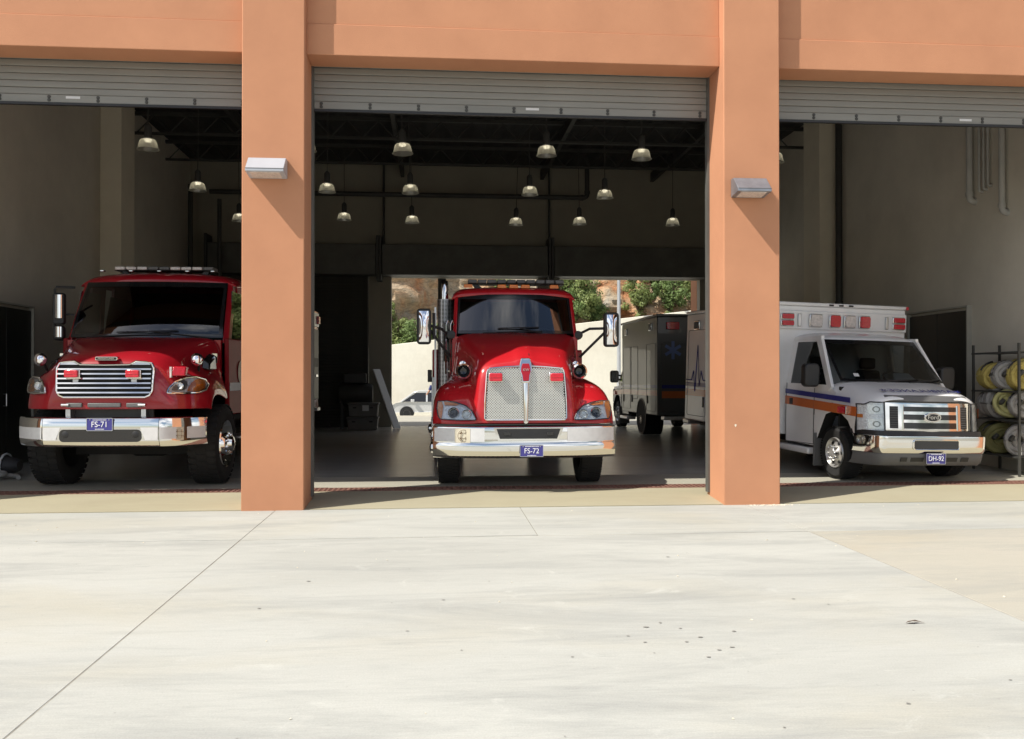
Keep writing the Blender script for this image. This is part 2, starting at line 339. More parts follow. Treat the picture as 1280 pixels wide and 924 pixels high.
def rrect(cx, cz, w, h, r, n=4):
    pts = []
    for qx, qz, a0 in ((1, 1, 0), (-1, 1, 90), (-1, -1, 180), (1, -1, 270)):
        for k in range(n + 1):
            a = R(a0 + 90 * k / n)
            pts.append((cx + qx * (w / 2 - r) + r * math.cos(a), cz + qz * (h / 2 - r) + r * math.sin(a)))
    return pts
def mirror_x(poly): return [(-x, z) for x, z in poly]

#@@STRUCTURE
# ------------------------------------------------------------------ ground
g = MB().add([(-900, -900, -.05), (900, -900, -.05), (900, 34, -.05), (-900, 34, -.05), (-900, 49, -1.1), (900, 49, -1.1), (900, 900, -1.1), (-900, 900, -1.1)], [(0, 1, 2, 3), (3, 2, 5, 4), (4, 5, 6, 7)]).build('ground', M['gnd'], None, smooth=False); tag(g, kind='structure')
apron = MB().box(-40, 40, -30, 10.88, -0.049, -0.0035).build('apron', M['jointfill'], None); tag(apron, kind='structure'); JB = -0.0025
xs = [-16.5, -10.6, -4.8 - 2.9, -1.9, 3.83, 9.6, 15.4]
xs = [-13.4, -7.6, -1.9, 3.83, 9.6, 15.4]
jt = 0.0048
for i in range(len(xs) - 1):
    for (y0, y1) in ((8.95, 10.88), (2.6, 8.95), (-3.6, 2.6), (-9.8, -3.6)):
        if y0 > 8 and i == 2: parts_ = ((xs[i], 1.02), (1.02, xs[i + 1]))
        else: parts_ = ((xs[i], xs[i + 1]),)
        for (a, b) in parts_:
            jj = jt * random.uniform(.6, 1.15)
            mm = M['conc2'] if (i in (0, 2 + 1) and y0 < 8) else M['conc']
            box('slab', mm, apron, a + jj, b - jj, y0 + jj * 2.4, y1 - jj * 2.4, -0.006, random.uniform(-0.0012, 0.0012), bevel=0.0025, seg=1)
# oil drips, scuffs and grit lying on the apron
rs = random.Random(5); sp = MB()
def blot(x, y, r, e=1.0):
    n_ = 9; sp.add([(x + r * math.cos(2 * math.pi * k / n_) * rs.uniform(.6, 1.25) * e, y + r * math.sin(2 * math.pi * k / n_) * rs.uniform(.6, 1.25), .0032) for k in range(n_)], [tuple(range(n_))])
for x, y in ((1.32, 5.6), (1.42, 5.75), (1.58, 5.62), (1.30, 5.35), (1.52, 5.25), (1.66, 5.38), (1.75, 5.2), (1.62, 5.1), (1.5, 4.95), (.78, 5.05), (1.2, 5.45), (1.85, 5.5), (2.05, 7.8), (-1.0, 7.1), (.1, 6.4), (2.3, 4.2), (-.2, 5.7), (-2.9, 5.2), (1.62, 3.95), (3.0, 4.5), (-1.25, 6.3), (2.6, 6.2)):
    blot(x + rs.uniform(-.05, .05), y + rs.uniform(-.05, .05), rs.uniform(.006, .015), rs.uniform(1, 1.6))
for k in range(60): blot(rs.uniform(-5, 6), rs.uniform(3.2, 10.4), rs.uniform(.003, .008))
tag(sp.build('oil_spot', mat('oil_stain', (.27, .265, .24), .85), apron, smooth=False), kind='stuff')
gr_ = MB()
for k in range(90):
    if k < 40: x, y = rs.gauss(4.15, .14), 10.80 - abs(rs.gauss(0, .04))
    else: x, y = rs.uniform(-5, 6.5), rs.uniform(3.4, 10.8)
    r = rs.uniform(.004, .013) if k < 40 else rs.uniform(.003, .007)
    gr_.hexa([(x + a * r * rs.uniform(.6, 1.2), y + c * r * rs.uniform(.6, 1.2), .001 + d * r * rs.uniform(.6, 1.1)) for d in (0, 1) for a, c in ((-1, -1), (1, -1), (1, 1), (-1, 1))])
tag(gr_.build('grit', M['pilaster'], apron, smooth=False), kind='stuff')
lf_ = MB().add([(3.02, 5.56, .006), (3.06, 5.545, .02), (3.11, 5.56, .012), (3.15, 5.55, .004), (3.10, 5.585, .018), (3.05, 5.58, .012)], [(0, 1, 5), (1, 4, 5), (1, 2, 4), (2, 3, 4)]).build('dry_leaf', M['bark'], None)
tag(lf_, 'small dry brown leaf lying on the pale concrete apron', 'leaf')
# low sloping concrete ramp between apron and trench drain
rp = MB()
rp.prism([(10.885, -0.04), (10.885, 0.006), (11.99, 0.076), (11.99, -0.04)], 'x', -13, 15).build('ramp', M['ramp'], None, smooth=False).update_tag()
tag(bpy.data.objects['ramp'], kind='structure')
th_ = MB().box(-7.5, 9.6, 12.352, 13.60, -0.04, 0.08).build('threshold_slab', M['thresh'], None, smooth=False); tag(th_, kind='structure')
fl = MB().box(-7.5, 9.6, 13.604, 27.3, -0.04, 0.08).build('garage_floor', M['floor'], None, smooth=False); tag(fl, kind='structure')
ya = MB().box(-40, 60, 27.3, 35.0, -0.04, 0.06).build('rear_yard', M['conc2'], None, smooth=False); tag(ya, kind='structure')
ya2 = MB().prism([(35.0, -1.6), (35.0, 0.05), (49.0, -1.0), (59.0, -1.0), (59.0, -1.6)], 'x', -60, 90).build('rear_lane', M['conc'], None, smooth=False); tag(ya2, kind='structure')
# trench drain with grating in sections
td = MB().box(-7.4, 9.2, 11.991, 12.349, -0.04, 0.035).build('trench_drain', M['dark'], None, smooth=False); tag(td, 'rust brown grated trench drain running along the garage threshold', 'drain')
gmesh = MB()
for yy in (0, .108, .226, .336): gmesh.box(0.0, 0.59, yy, yy + .018, -.028, 0)
for k in range(9):
    for ya_, yb_ in ((.0185, .1075), (.1265, .2255), (.2445, .3355)): gmesh.box(0.004 + k * 0.0675, 0.036 + k * 0.0675, ya_, yb_, -.026, -.002)
g0 = gmesh.build('grate', M['rust'], td, smooth=False)
n = 0
for k in range(28):
    x = -7.38 + 0.592 * k
    if k == 0: g0.location = (x, 11.993, 0.082)
    else: dup(g0, (x, 11.993, 0.082 + random.uniform(-.002, .002)), td)

# ------------------------------------------------------------------ fire station building
fs = tag(empty('fire_station', (0.9, 11, 0)), 'orange stucco fire station with three tall open vehicle bays', 'fire station')
fs.location = (0, 0, 0)
YF, YB = 10.85, 11.55
COLX = [(-7.95, -7.2), (-2.30, -1.565), (3.56, 4.275), (9.2, 9.95)]
for a, b in COLX:
    MB().box(a, b, YF, YB, -0.03, 9.2).build('column', M['stucco'], fs, bevel=0.012, seg=2)
BAYS = [(-7.2, -2.30), (-1.565, 3.56), (4.275, 9.2)]
for a, b in BAYS:
    MB().box(a, b, 11.01, 11.44, 5.50, 5.88).build('lintel', M['stucco'], fs, bevel=0.008)
    MB().box(a, b, 11.023, 11.44, 5.88, 9.2).build('upper_wall', M['stucco'], fs, bevel=0.006)
MB().box(-16, -7.95, 11.02, 11.4, -0.03, 9.2).build('upper_wall', M['stucco'], fs)
MB().box(9.95, 16, 11.02, 11.4, -0.03, 9.2).build('upper_wall', M['stucco'], fs)
box('side_wall', M['inwall'], fs, -7.5, -7.2, 11.56, 27, -0.03, 8.0)
box('side_wall', M['inwall'], fs, 9.3, 9.6, 11.56, 27, -0.03, 8.0)
for (x0, x1, y0, y1) in ((-7.195, -6.75, 19.9, 20.75), (8.87, 9.295, 20.1, 21.0)):
    box('pilaster', M['pilaster'], fs, x0, x1, y0, y1, 0.081, 8.0, bevel=0.01)
RD = [(-6.3, -2.0), (-1.33, 3.07), (3.75, 8.1)]          # rear doors
edges = [-7.5, -6.3, -2.0, -1.33, 3.07, 3.75, 8.1, 9.6]
for k in range(0, 8, 2):
    box('rear_wall', M['backwall'], fs, edges[k], edges[k + 1], 27.0, 27.3, -0.03, 4.56)
box('rear_wall', M['backwall'], fs, -7.5, 9.6, 27.0, 27.3, 4.56, 8.0)
box('roof', M['ceil'], fs, -7.5, 9.6, 11.45, 27.3, 8.02, 8.3)
dk = MB()
cols = []
for k in range(110):
    x = -7.2 + 16.5 * k / 109.0; cols.append([(x, 11.45, 7.93 + (0.05 if k % 4 < 2 else 0)), (x, 27, 7.93 + (0.05 if k % 4 < 2 else 0))])
dk.grid(cols).build('roof_deck', M['ceil'], fs, smooth=False)
for k, y in enumerate((13.6, 16.4, 19.2, 22.0, 24.6)):
    j = MB(); j.box(-7.2, 9.3, y - .05, y + .05, 7.82, 7.9); j.box(-7.2, 9.3, y - .04, y + .04, 7.36, 7.42)
    xw = -7.1
    while xw < 8.6:
        j.tube([(xw, y, 7.42), (xw + .38, y, 7.82), (xw + .76, y, 7.42)], 0.018, 6); xw += .76
    j.build('roof_truss', M['steel'], fs)
for x in (-4.7, -1.0, 3.2, 6.6):
    box('roof_purlin', M['steel'], fs, x - .05, x + .05, 11.6, 27, 7.55, 7.82)
# roller shutters
def shutter(x0, x1, y, zb, zt, m, bottom=True, pitch=0.087, full=False, bolts=9):
    root = empty('roller_shutter', (0, 0, 0)); root.parent = fs
    zz = zb + (0.10 if bottom else 0); prof = [(.006, 0), (-.008, .0005), (-.0128, .005), (-.0132, .010), (-.0134, .04), (-.0132, .074), (-.0126, .079), (-.007, .0835), (.006, .0845), (.012, .083), (.012, 0)]
    first = None
    nn = int((zt - zz) / pitch + 1)
    for k in range(nn):
        if first is None:
            first = MB().prism(prof, 'x', x0 + .03, x1 - .03).build('slat', m, root, angle=50); first.location = (0, y, zz)
        else: dup(first, (0, y, zz + k * pitch), root)
    if bottom:
        MB().box(x0 + .03, x1 - .03, y - .022, y + .03, zb, zb + .098).build('bottom_bar', m, root, bevel=.006)
        MB().box(x0 + .03, x1 - .03, y - .03, y + .02, zb - .03, zb - .001).build('rubber_seal', M['black'], root)
        bo = MB()
        for k in range(bolts):
            xb = x0 + .12 + (x1 - x0 - .24) * k / (bolts - 1)
            for zz2 in (zb + .03, zb + .07): bo.lathe((xb, y - .022, zz2), [(.0, -.012), (.018, -.010), (.022, 0)], 'y', 8)
        tag(bo.build('bolt', M['steel'], root), kind='stuff')
    for xg in (x0, x1 - .028):
        box('guide_rail', M['rail'], root, xg, xg + .028, y - .05, y + .06, .085, zt)
    return root
for (a, b), nb, lx in zip(BAYS, (9, 9, 9), (-4.55, 1.15, 7.0)):
    sh = shutter(a, b, 11.475, 4.97 if a < 0 else 4.985, 5.75, M['slat'], bolts=nb)
    st = box('sticker', M['tape'], sh, lx, lx + .17, 11.449, 11.4525, 5.02, 5.05)
for i, (a, b) in enumerate(RD):
    if i == 0:
        shutter(a, b, 26.9, 0.1, 4.6, M['darkslat'])
        box('light_block_panel', M['dark'], fs, a, b, 26.93, 26.99, .081, 4.56)  # added dark panel, blocks daylight leaking between the slats
    box('shutter_housing', M['housing'], fs, a - .25, b + .25, 26.35, 26.95, 4.56, 5.45, bevel=.02)
    for xb in (a - .33, b + .26):
        box('housing_bracket', M['steel'], fs, xb, xb + .07, 26.3, 26.98, 4.4, 5.7)
# middle post outside the left rear door
box('door_post', M['steel'], fs, 0.06, 0.30, 27.35, 27.5, 0.06, 4.7)
box('rear_column', M['stucco'], fs, 8.1, 8.75, 27.32, 28.0, 0.06, 6.0, bevel=.01)

ch = MB().add([(3.705 + .012 * math.cos(a) * (1 + .4 * math.sin(3 * a)), 10.8488, .985 + .018 * math.sin(a)) for a in [.7 * k for k in range(9)]], [tuple(range(9))]).build('paint_chip', M['pilaster'], fs, smooth=False)
# interior doors on the side walls
def side_door(x, s, y0, y1, label):
    t = tag(empty('double_door', (x, (y0 + y1) / 2, .08)), label, 'door'); t.location = (0, 0, 0)
    xa, xb = sorted((x, x + s * .05))
    box('door_leaf', M['door'], t, xa, xb, y0, (y0 + y1) / 2 - .004, .09, 2.75, bevel=.006)
    box('door_leaf', M['door'], t, xa, xb, (y0 + y1) / 2 + .004, y1, .09, 2.75, bevel=.006)
    xa, xb = sorted((x, x + s * .09))
    fr = MB(); fr.box(xa, xb, y0 - .035, y0 - .003, .082, 2.80); fr.box(xa, xb, y1 + .003, y1 + .035, .082, 2.80); fr.box(xa, xb, y0 - .035, y1 + .035, 2.802, 2.83)
    fr.build('door_frame', M['frame'], t)
    MB().tube([(x + s * .05, (y0 + y1) / 2 - .1, 1.1), (x + s * .1, (y0 + y1) / 2 - .1, 1.1), (x + s * .1, (y0 + y1) / 2 - .1, 1.3), (x + s * .05, (y0 + y1) / 2 - .1, 1.3)], .012, 8).build('handle', M['alu'], t)
side_door(9.3, -1, 14.9, 16.83, 'black double door on the right side wall behind the ambulance')
side_door(-7.2, 1, 14.7, 16.55, 'black double door on the left side wall beside the fire truck')

# pipes
def pipe(name, path, r, m, label, grp=None, elbow=True):
    t = tag(empty(name, path[0]), label, 'pipe', grp); t.location = (0, 0, 0)
    P = [Vector(p) for p in path]; Q = [P[0]]
    for i in range(1, len(P) - 1):
        a = (P[i - 1] - P[i]).normalized(); b = (P[i + 1] - P[i]).normalized(); d = r * 1.8
        for k in range(5):
            u = k / 4; Q.append(P[i] + a * d * (1 - u) ** 2 + b * d * u ** 2)
    Q.append(P[-1])
    MB().tube(Q, r, 12).build('pipe_run', m, t)
    cp = MB()
    for i in range(1, len(P) - 1):
        a = (P[i - 1] - P[i]).normalized(); cp.tube([P[i] + a * r * 1.6, P[i] + a * r * 2.8], r * 1.22, 12)
        b = (P[i + 1] - P[i]).normalized(); cp.tube([P[i] + b * r * 1.6, P[i] + b * r * 2.8], r * 1.22, 12)
    if len(P) > 2: cp.build('coupling', m, t)
    else:
        cp.tube([P[1] + (P[0] - P[1]).normalized() * .1, P[1]], r * 1.22, 12).build('coupling', m, t)
    return t
pipe('drain_pipe', [(9.22, 19.85, 7.9), (9.22, 19.85, 3.1), (9.22, 19.6, 3.1)], .075, M['steel'], 'dark vertical drain pipe beside the right wall pilaster')
pipe('vent_pipe', [(9.2, 14.76, 7.9), (9.2, 14.76, 4.62), (9.3, 14.76, 4.62)], .055, M['pipe'], 'thick grey pipe left of the three thin conduits on the right wall')
for k, (yy, zz, lb) in enumerate(((14.53, 4.74, 'leftmost'), (14.41, 4.76, 'middle one'), (14.29, 4.80, 'rightmost'))):
    pipe('conduit', [(9.23, yy, 7.9), (9.23, yy, zz), (9.3, yy, zz)], .022, M['pipe'], 'thin grey conduit, %s of the three between two thick wall pipes' % lb, 'thin conduits on the right wall')
pipe('vent_pipe', [(9.2, 13.87, 7.9), (9.2, 13.87, 4.27), (9.3, 13.87, 4.27)], .05, M['pipe'], 'long grey pipe with low elbow, rightmost on the right wall')
pipe('sprinkler_pipe', [(-6.3, 25.6, 6.75), (4.35, 25.6, 6.75), (4.35, 25.6, 7.9)], .07, M['steel'], 'long dark horizontal sprinkler pipe under the roof at the back')
pipe('standpipe', [(-6.9, 25.9, 7.0), (-6.9, 25.9, 0.1)], .07, M['steel'], 'dark standpipe down the back corner above the left fire truck')
pipe('standpipe', [(-6.1, 25.9, 6.6), (-6.1, 25.9, 0.1)], .06, M['steel'], 'second dark standpipe, right of the corner one, behind the left fire truck')
pipe('roof_conduit', [(-1.55, 26.8, 7.9), (-1.55, 26.8, 5.5)], .035, M['steel'], 'dark conduit dropping to the left rear shutter housing')
pipe('roof_conduit', [(3.4, 26.8, 7.9), (3.4, 26.8, 5.5)], .035, M['steel'], 'dark conduit dropping between the two open rear doors')

# ------------------------------------------------------------------ lamps
def shade_mat():
    m = bpy.data.materials.new('prismatic_glass_shade'); m.use_nodes = True; nt = m.node_tree
    nt.nodes.remove(nt.nodes['Principled BSDF']); out = nt.nodes['Material Output']
    tr = nd(nt, 'ShaderNodeBsdfTransparent'); tl = nd(nt, 'ShaderNodeBsdfTranslucent'); gl = nd(nt, 'ShaderNodeBsdfGlossy')
    tr.inputs[0].default_value = (.85, .85, .82, 1); tl.inputs[0].default_value = (.8, .79, .72, 1); gl.inputs['Roughness'].default_value = .15
    lw = nd(nt, 'ShaderNodeLayerWeight', Blend=0.35)
    a = nd(nt, 'ShaderNodeMixShader'); a.inputs[0].default_value = .5; nt.links.new(tr.outputs[0], a.inputs[1]); nt.links.new(tl.outputs[0], a.inputs[2])
    b = nd(nt, 'ShaderNodeMixShader'); nt.links.new(lw.outputs['Facing'], b.inputs[0]); nt.links.new(a.outputs[0], b.inputs[1]); nt.links.new(tl.outputs[0], b.inputs[2])
    c = nd(nt, 'ShaderNodeMixShader'); c.inputs[0].default_value = .12; nt.links.new(b.outputs[0], c.inputs[1]); nt.links.new(gl.outputs[0], c.inputs[2])
    nt.links.new(c.outputs[0], out.inputs[0]); return m
M['shade'] = shade_mat()
def pendant(loc):
    t = empty('pendant_lamp', loc)
    MB().lathe((0, 0, 0), [(.05, .0), (.07, .02), (.07, .24), (.05, .28), (.012, .31)], 'z', 20).build('ballast_housing', M['ceil'], t)
    MB().tube([(0, 0, .31), (0, 0, 2.2)], .010, 8).build('cable', M['steel'], t)
    pr = [(.085, 0.0), (.135, -.012), (.160, -.05), (.176, -.11), (.186, -.17), (.205, -.185), (.205, -.195), (.184, -.185), (.172, -.11), (.155, -.055), (.13, -.018)]
    MB().lathe((0, 0, 0), pr, 'z', 32).build('glass_shade', M['shade'], t)
    MB().lathe((0, 0, 0), [(.0, -.002), (.07, -.004), (.075, -.02), (.05, -.045), (0, -.05)], 'z', 16).build('bulb', M['bulb'], t)
    return t
LX = [(-4.95, 'far left bay column'), (-2.28, 'left pier'), (-.57, 'left of middle bay'), (2.0, 'centre'), (3.65, 'right of middle bay'), (6.12, 'right bay')]
rows = [(15.9, 'front row'), (19.3, 'middle row'), (22.9, 'rear row')]
where = ['leftmost', 'second from left', 'third from left', 'third from right', 'second from right', 'rightmost']
lamp0 = None
for (yy, rn) in rows:
    for (xx, _), w in zip(LX, where):
        z = 5.68
        if lamp0 is None: lamp0 = t = pendant((xx, yy, z))
        else:
            t = dup(lamp0, (xx + random.uniform(-.05, .05), yy + random.uniform(-.05, .05), z + random.uniform(-.04, .04))); t.rotation_euler = (R(random.uniform(-2, 2)), R(random.uniform(-2, 2)), random.uniform(0, 6))
        t.scale = (.9, .9, .9)
        tag(t, 'glass shaded pendant lamp, %s in the %s under the roof' % (w, rn), 'lamp', 'pendant lamps under the garage roof')
def wall_lamp(x, z, m, label, w=.43):
    t = tag(empty('wall_lamp', (x, YF, z)), label, 'lamp', 'lamps on the columns')
    y = -.002
    None and MB().hexa([(-w / 2 + .01, -.05, -.09), (w / 2 - .01, -.05, -.09), (w / 2, y, -.10), (-w / 2, y, -.10), (-w / 2 + .02, -.10, .10), (w / 2 - .02, -.10, .10), (w / 2 - .02, y, .11), (-w / 2 + .02, y, .11)])
    b = MB(); b.prism([(y, .115), (-.10, .11), (-.275, -.05), (-.275, -.085), (y, -.115)], 'x', -w / 2, w / 2)
    b.build('lamp_housing', m, t, bevel=.006)
    MB().box(-w / 2 + .001, w / 2 - .001, -.2775, -.272, -.054, -.047).build('housing_seam', M['grey'], t)
    MB().hexa([(-w / 2 + .05, -.25, -.0925), (w / 2 - .05, -.25, -.0925), (w / 2 - .05, -.04, -.117), (-w / 2 + .05, -.04, -.117), (-w / 2 + .05, -.25, -.085), (w / 2 - .05, -.25, -.085), (w / 2 - .05, -.04, -.110), (-w / 2 + .05, -.04, -.110)]).build('lens', M['whitelens'], t)
    return t
wall_lamp(-1.985, 4.06, M['lampmetal'], 'white wedge shaped wall lamp on the left orange column', .44)
wall_lamp(3.86, 3.93, M['lampmetal2'], 'grey metal wedge shaped wall lamp on the right orange column', .42)
# ------------------------------------------------------------------ vehicle pieces
def make_plate(parent, x, y, z, s, w=.31, h=.155):
    p = MB().prism(rrect(x, z, w, h, .012), 'y', y, y + .006).build('licence_plate', M['plate'], parent)
    rim = MB()
    o, i = rrect(x, z, w, h, .012), rrect(x, z, w - .014, h - .014, .008)
    n = len(o); rim.add([(a, y - .003, b) for a, b in o] + [(a, y - .003, b) for a, b in i], [(k, (k + 1) % n, n + (k + 1) % n, n + k) for k in range(n)])
    rim.build('plate_rim', M['alu'], p)
    text('lettering', s, h * .62, Vector((x, y - .003, z - .002)), FACE, M['platewhite'], p, sx=.92)
    ln = MB()
    for zz, ww in ((z + .058, .17), (z - .060, .11)):
        xx = x - ww / 2
        while xx < x + ww / 2:
            l = random.uniform(.006, .012); ln.box(xx, xx + l, y - .0035, y - .001, zz - .005, zz + .005); xx += l + .005
    tag(ln.build('small_print', M['platewhite'], p), kind='stuff')
    bl = MB()
    for sx in (-1, 1): bl.lathe((x + sx * w * .36, y - .001, z + h * .36), [(0, -.004), (.007, -.003), (.008, 0)], 'y', 8)
    tag(bl.build('plate_bolt', M['alu'], p), kind='stuff')
    return p
def make_wheel(parent, c, r, w, side, style, tread='road', dual=False):
    """side = -1: outer face looks to -x, +1: to +x"""
    x0 = c[0]
    wh = MB()
    rr = r * (.58 if style != 'van' else .56)
    def L(prof): return [(a, b * side) for a, b in prof]
    hw = w / 2
    if style == 'chrome':
        wh.lathe(c, L([(rr * 1.04, hw - .01), (rr * 1.02, hw + .01), (rr * .93, hw - .02), (rr * .82, hw - .10), (rr * .62, hw - .12), (rr * .55, hw - .03), (rr * .50, hw + .02), (rr * .34, hw + .04), (rr * .30, hw + .10), (rr * .1, hw + .12), (0, hw + .12)]), 'x', 36)
    else:
        wh.lathe(c, L([(rr * 1.04, hw - .01), (rr * 1.0, hw + .012), (rr * .92, hw - .012), (rr * .84, hw - .045), (rr * .66, hw - .03), (rr * .5, hw - .01), (rr * .40, hw + .02), (rr * .3, hw + .05), (0, hw + .055)]), 'x', 36)
    W = wh.build('wheel', M['chrome'] if style == 'chrome' else M['pp'], parent)
    ty = MB().lathe(c, [(rr * 1.0, -hw + .02), (rr * 1.12, -hw), (r * .86, -hw - .008), (r * .955, -hw + .02), (r * .985, -hw + .05), (r * .985, hw - .05), (r * .955, hw - .02), (r * .86, hw + .008), (rr * 1.12, hw), (rr * 1.0, hw - .02), (rr * 1.0, -hw + .02)], 'x', 48)
    ty.build('tyre', M['rubber'], W)
    tr = MB(); nb = 36 if tread == 'offroad' else 60
    for k in range(nb):
        for j, (xa, xb) in enumerate(((-hw + .005, -hw * .38), (-hw * .32, hw * .32), (hw * .38, hw - .005))):
            a0 = 2 * math.pi * (k + (.5 if j == 1 else 0)) / nb; da = 2 * math.pi / nb * .36
            h0, h1 = r * .97, r * (1.0 if tread == 'offroad' else .995)
            p = []
            for h in (h0, h1):
                q = [(xa, a0 - da), (xb, a0 - da * .8), (xb, a0 + da * .8), (xa, a0 + da)]
                p += [(c[0] + x, c[1] + h * math.sin(a), c[2] + h * math.cos(a)) for x, a in q]
            tr.hexa(p)
    tag(tr.build('tread_block', M['rubber'], W, smooth=False), kind='stuff')
    nu = MB(); ns = 10 if style == 'chrome' else 8
    for k in range(ns):
        a = 2 * math.pi * k / ns; q = rr * (.42 if style == 'chrome' else .45)
        cc = (c[0] + side * (hw + .02), c[1] + q * math.sin(a), c[2] + q * math.cos(a))
        nu.lathe(cc, L([(.017, -.03), (.017, .03), (.009, .045), (0, .047)]), 'x', 6)
    tag(nu.build('wheel_nut', M['chrome'], W), kind='stuff')
    ho = MB()
    if style != 'chrome':
        for k in range(6):
            a = 2 * math.pi * (k + .5) / 6; q = rr * .70
            cc = (c[0] + side * (hw - .036), c[1] + q * math.sin(a), c[2] + q * math.cos(a))
            ho.lathe(cc, L([(0, .018), (rr * .11, .017), (rr * .12, -.01)]), 'x', 12)
        tag(ho.build('hand_hole', M['dark'], W), kind='stuff')
    return W
def round_lamp(name, c, r, parent, m_in, depth=.03, ring=None):
    o = MB().lathe(c, [(r, .01), (r * 1.02, -depth * .6), (r * .9, -depth), (r * .84, -depth * .7), (r * .55, depth * .15), (r * .25, depth * .4), (0, depth * .42)], 'y', 28).build(name, ring or M['chrome'], parent)
    MB().lathe(c, [(r * .80, -depth * .5), (r * .5, depth * .05), (r * .2, -.001), (0, -.004)], 'y', 20).build('reflector_bowl', m_in, o)
    return o
def flash_light(parent, x0, x1, y, z0, z1, lens, name='flasher', d=.05):
    b = MB().box(x0, x1, y, y + .03, z0, z1).build(name, M['chrome'], parent, bevel=.01)
    e = (x1 - x0) * .05
    l = MB().prism(rrect((x0 + x1) / 2, (z0 + z1) / 2, x1 - x0 - 2 * e, z1 - z0 - 2 * e, min(z1 - z0, x1 - x0) * .18), 'y', y - d, y + .002).build('lens', lens, b, bevel=.008)
    MB().box(x0 + 1.6 * e, x1 - 1.6 * e, y - d - .004, y - d + .002, (z0 + z1) / 2 - .004, (z0 + z1) / 2 + .004).build('lens_rib', lens, b, bevel=.002)
    return b
def mirrored(cols): return [[(-x, y, z) for x, y, z in c] for c in reversed(cols)] + cols[1:]
def lightbar(parent, cx, y, z, w, label_segments, h=.055):
    b = MB().box(cx - w / 2, cx + w / 2, y, y + .28, z, z + .011).build('light_bar', M['black'], parent, bevel=.01)
    n = len(label_segments); seg = w / n
    for i, m in enumerate(label_segments):
        MB().box(cx - w / 2 + i * seg + .008, cx - w / 2 + (i + 1) * seg - .008, y - .012, y + .27, z + .012, z + .03 + h).build('light_module', m, b, bevel=.012)
    for sx in (-1, 1):
        MB().hexa([(cx + sx * w * .36 - .06, y + .06, z - .10), (cx + sx * w * .36 + .06, y + .06, z - .10), (cx + sx * w * .36 + .06, y + .2, z - .10), (cx + sx * w * .36 - .06, y + .2, z - .10),
                   (cx + sx * w * .42 - .04, y + .06, z), (cx + sx * w * .42 + .04, y + .06, z), (cx + sx * w * .42 + .04, y + .2, z), (cx + sx * w * .42 - .04, y + .2, z)]).build('mount_foot', M['black'], b)
    return b
def windscreen(parent, wb, wt, yb, yt, zb, zt, bow=.1, border=.05, gm='glass', curl=1.0):
    """bowed glass between a lower edge (half width wb) and an upper one (wt) with a black border"""
    def P(u, v, off=0.0):
        w = wb + (wt - wb) * v; x = u * w
        return (x, yb + (yt - yb) * max(0, v) ** curl + bow * (u * u) - off, zb + (zt - zb) * v)
    g = MB().grid([[P(-1 + 2 * i / 16, j / 8) for j in range(9)] for i in range(17)]).build('windshield', M[gm], parent)
    e = MB(); o = .006
    bu = border / wb; bv = border / (zt - zb)
    for (u0, u1, v0, v1, nu) in ((-1, 1, 0, bv, 16), (-1, 1, 1 - bv * 1.6, 1, 16), (-1, -1 + bu, bv, 1 - bv * 1.6, 1), (1 - bu, 1, bv, 1 - bv * 1.6, 1)):
        e.grid([[P(u0 + (u1 - u0) * i / nu, v0 + (v1 - v0) * j / 4, o) for j in range(5)] for i in range(nu + 1)])
    e.build('windshield_seal', M['gloss_black'], g)
    return P
def wipers(parent, P, spec):
    for (u0, v0, u1, v1, ub0, ub1) in spec:
        a = Vector(P(u0, v0, .03)); b = Vector(P(u1, v1, .035))
        w = MB(); w.tube([a, b], [.014, .008], 6); w.tube([Vector(P(ub0, v1 - .015, .025)), b, Vector(P(ub1, v1 + .015, .025))], .009, 6)
        w.build('wiper', M['black'], parent)
def cab_interior(parent, hw, y0, y1, zf, zd, seats, zseat):
    MB().box(-hw + .08, hw - .08, y0, y0 + .45, zd - .35, zd).build('dashboard', M['seat'], parent, bevel=.05, seg=3)
    for sx in seats:
        s = MB().box(sx - .26, sx + .26, y1 - .62, y1 - .1, zseat - .12, zseat).build('seat', M['seat'], parent, bevel=.05)
        MB().hexa([(sx - .24, y1 - .22, zseat), (sx + .24, y1 - .22, zseat), (sx + .24, y1 - .06, zseat), (sx - .24, y1 - .06, zseat), (sx - .2, y1 - .12, zseat + .62), (sx + .2, y1 - .12, zseat + .62), (sx + .2, y1, zseat + .62), (sx - .2, y1, zseat + .62)]).build('backrest', M['seat'], s, bevel=.04)
        MB().box(sx - .13, sx + .13, y1 - .1, y1, zseat + .64, zseat + .82).build('headrest', M['seat'], s, bevel=.03)
    sx = max(seats)
    ring = []
    c = Vector((sx, y0 + .50, zd + .10)); ax = Vector((0, -.55, .83)).normalized(); u = Vector((1, 0, 0)); v = ax.cross(u)
    MB().tube([c + (u * math.cos(k * math.pi / 12) + v * math.sin(k * math.pi / 12)) * .21 for k in range(25)], .017, 8).build('steering_wheel', M['grey'], parent)
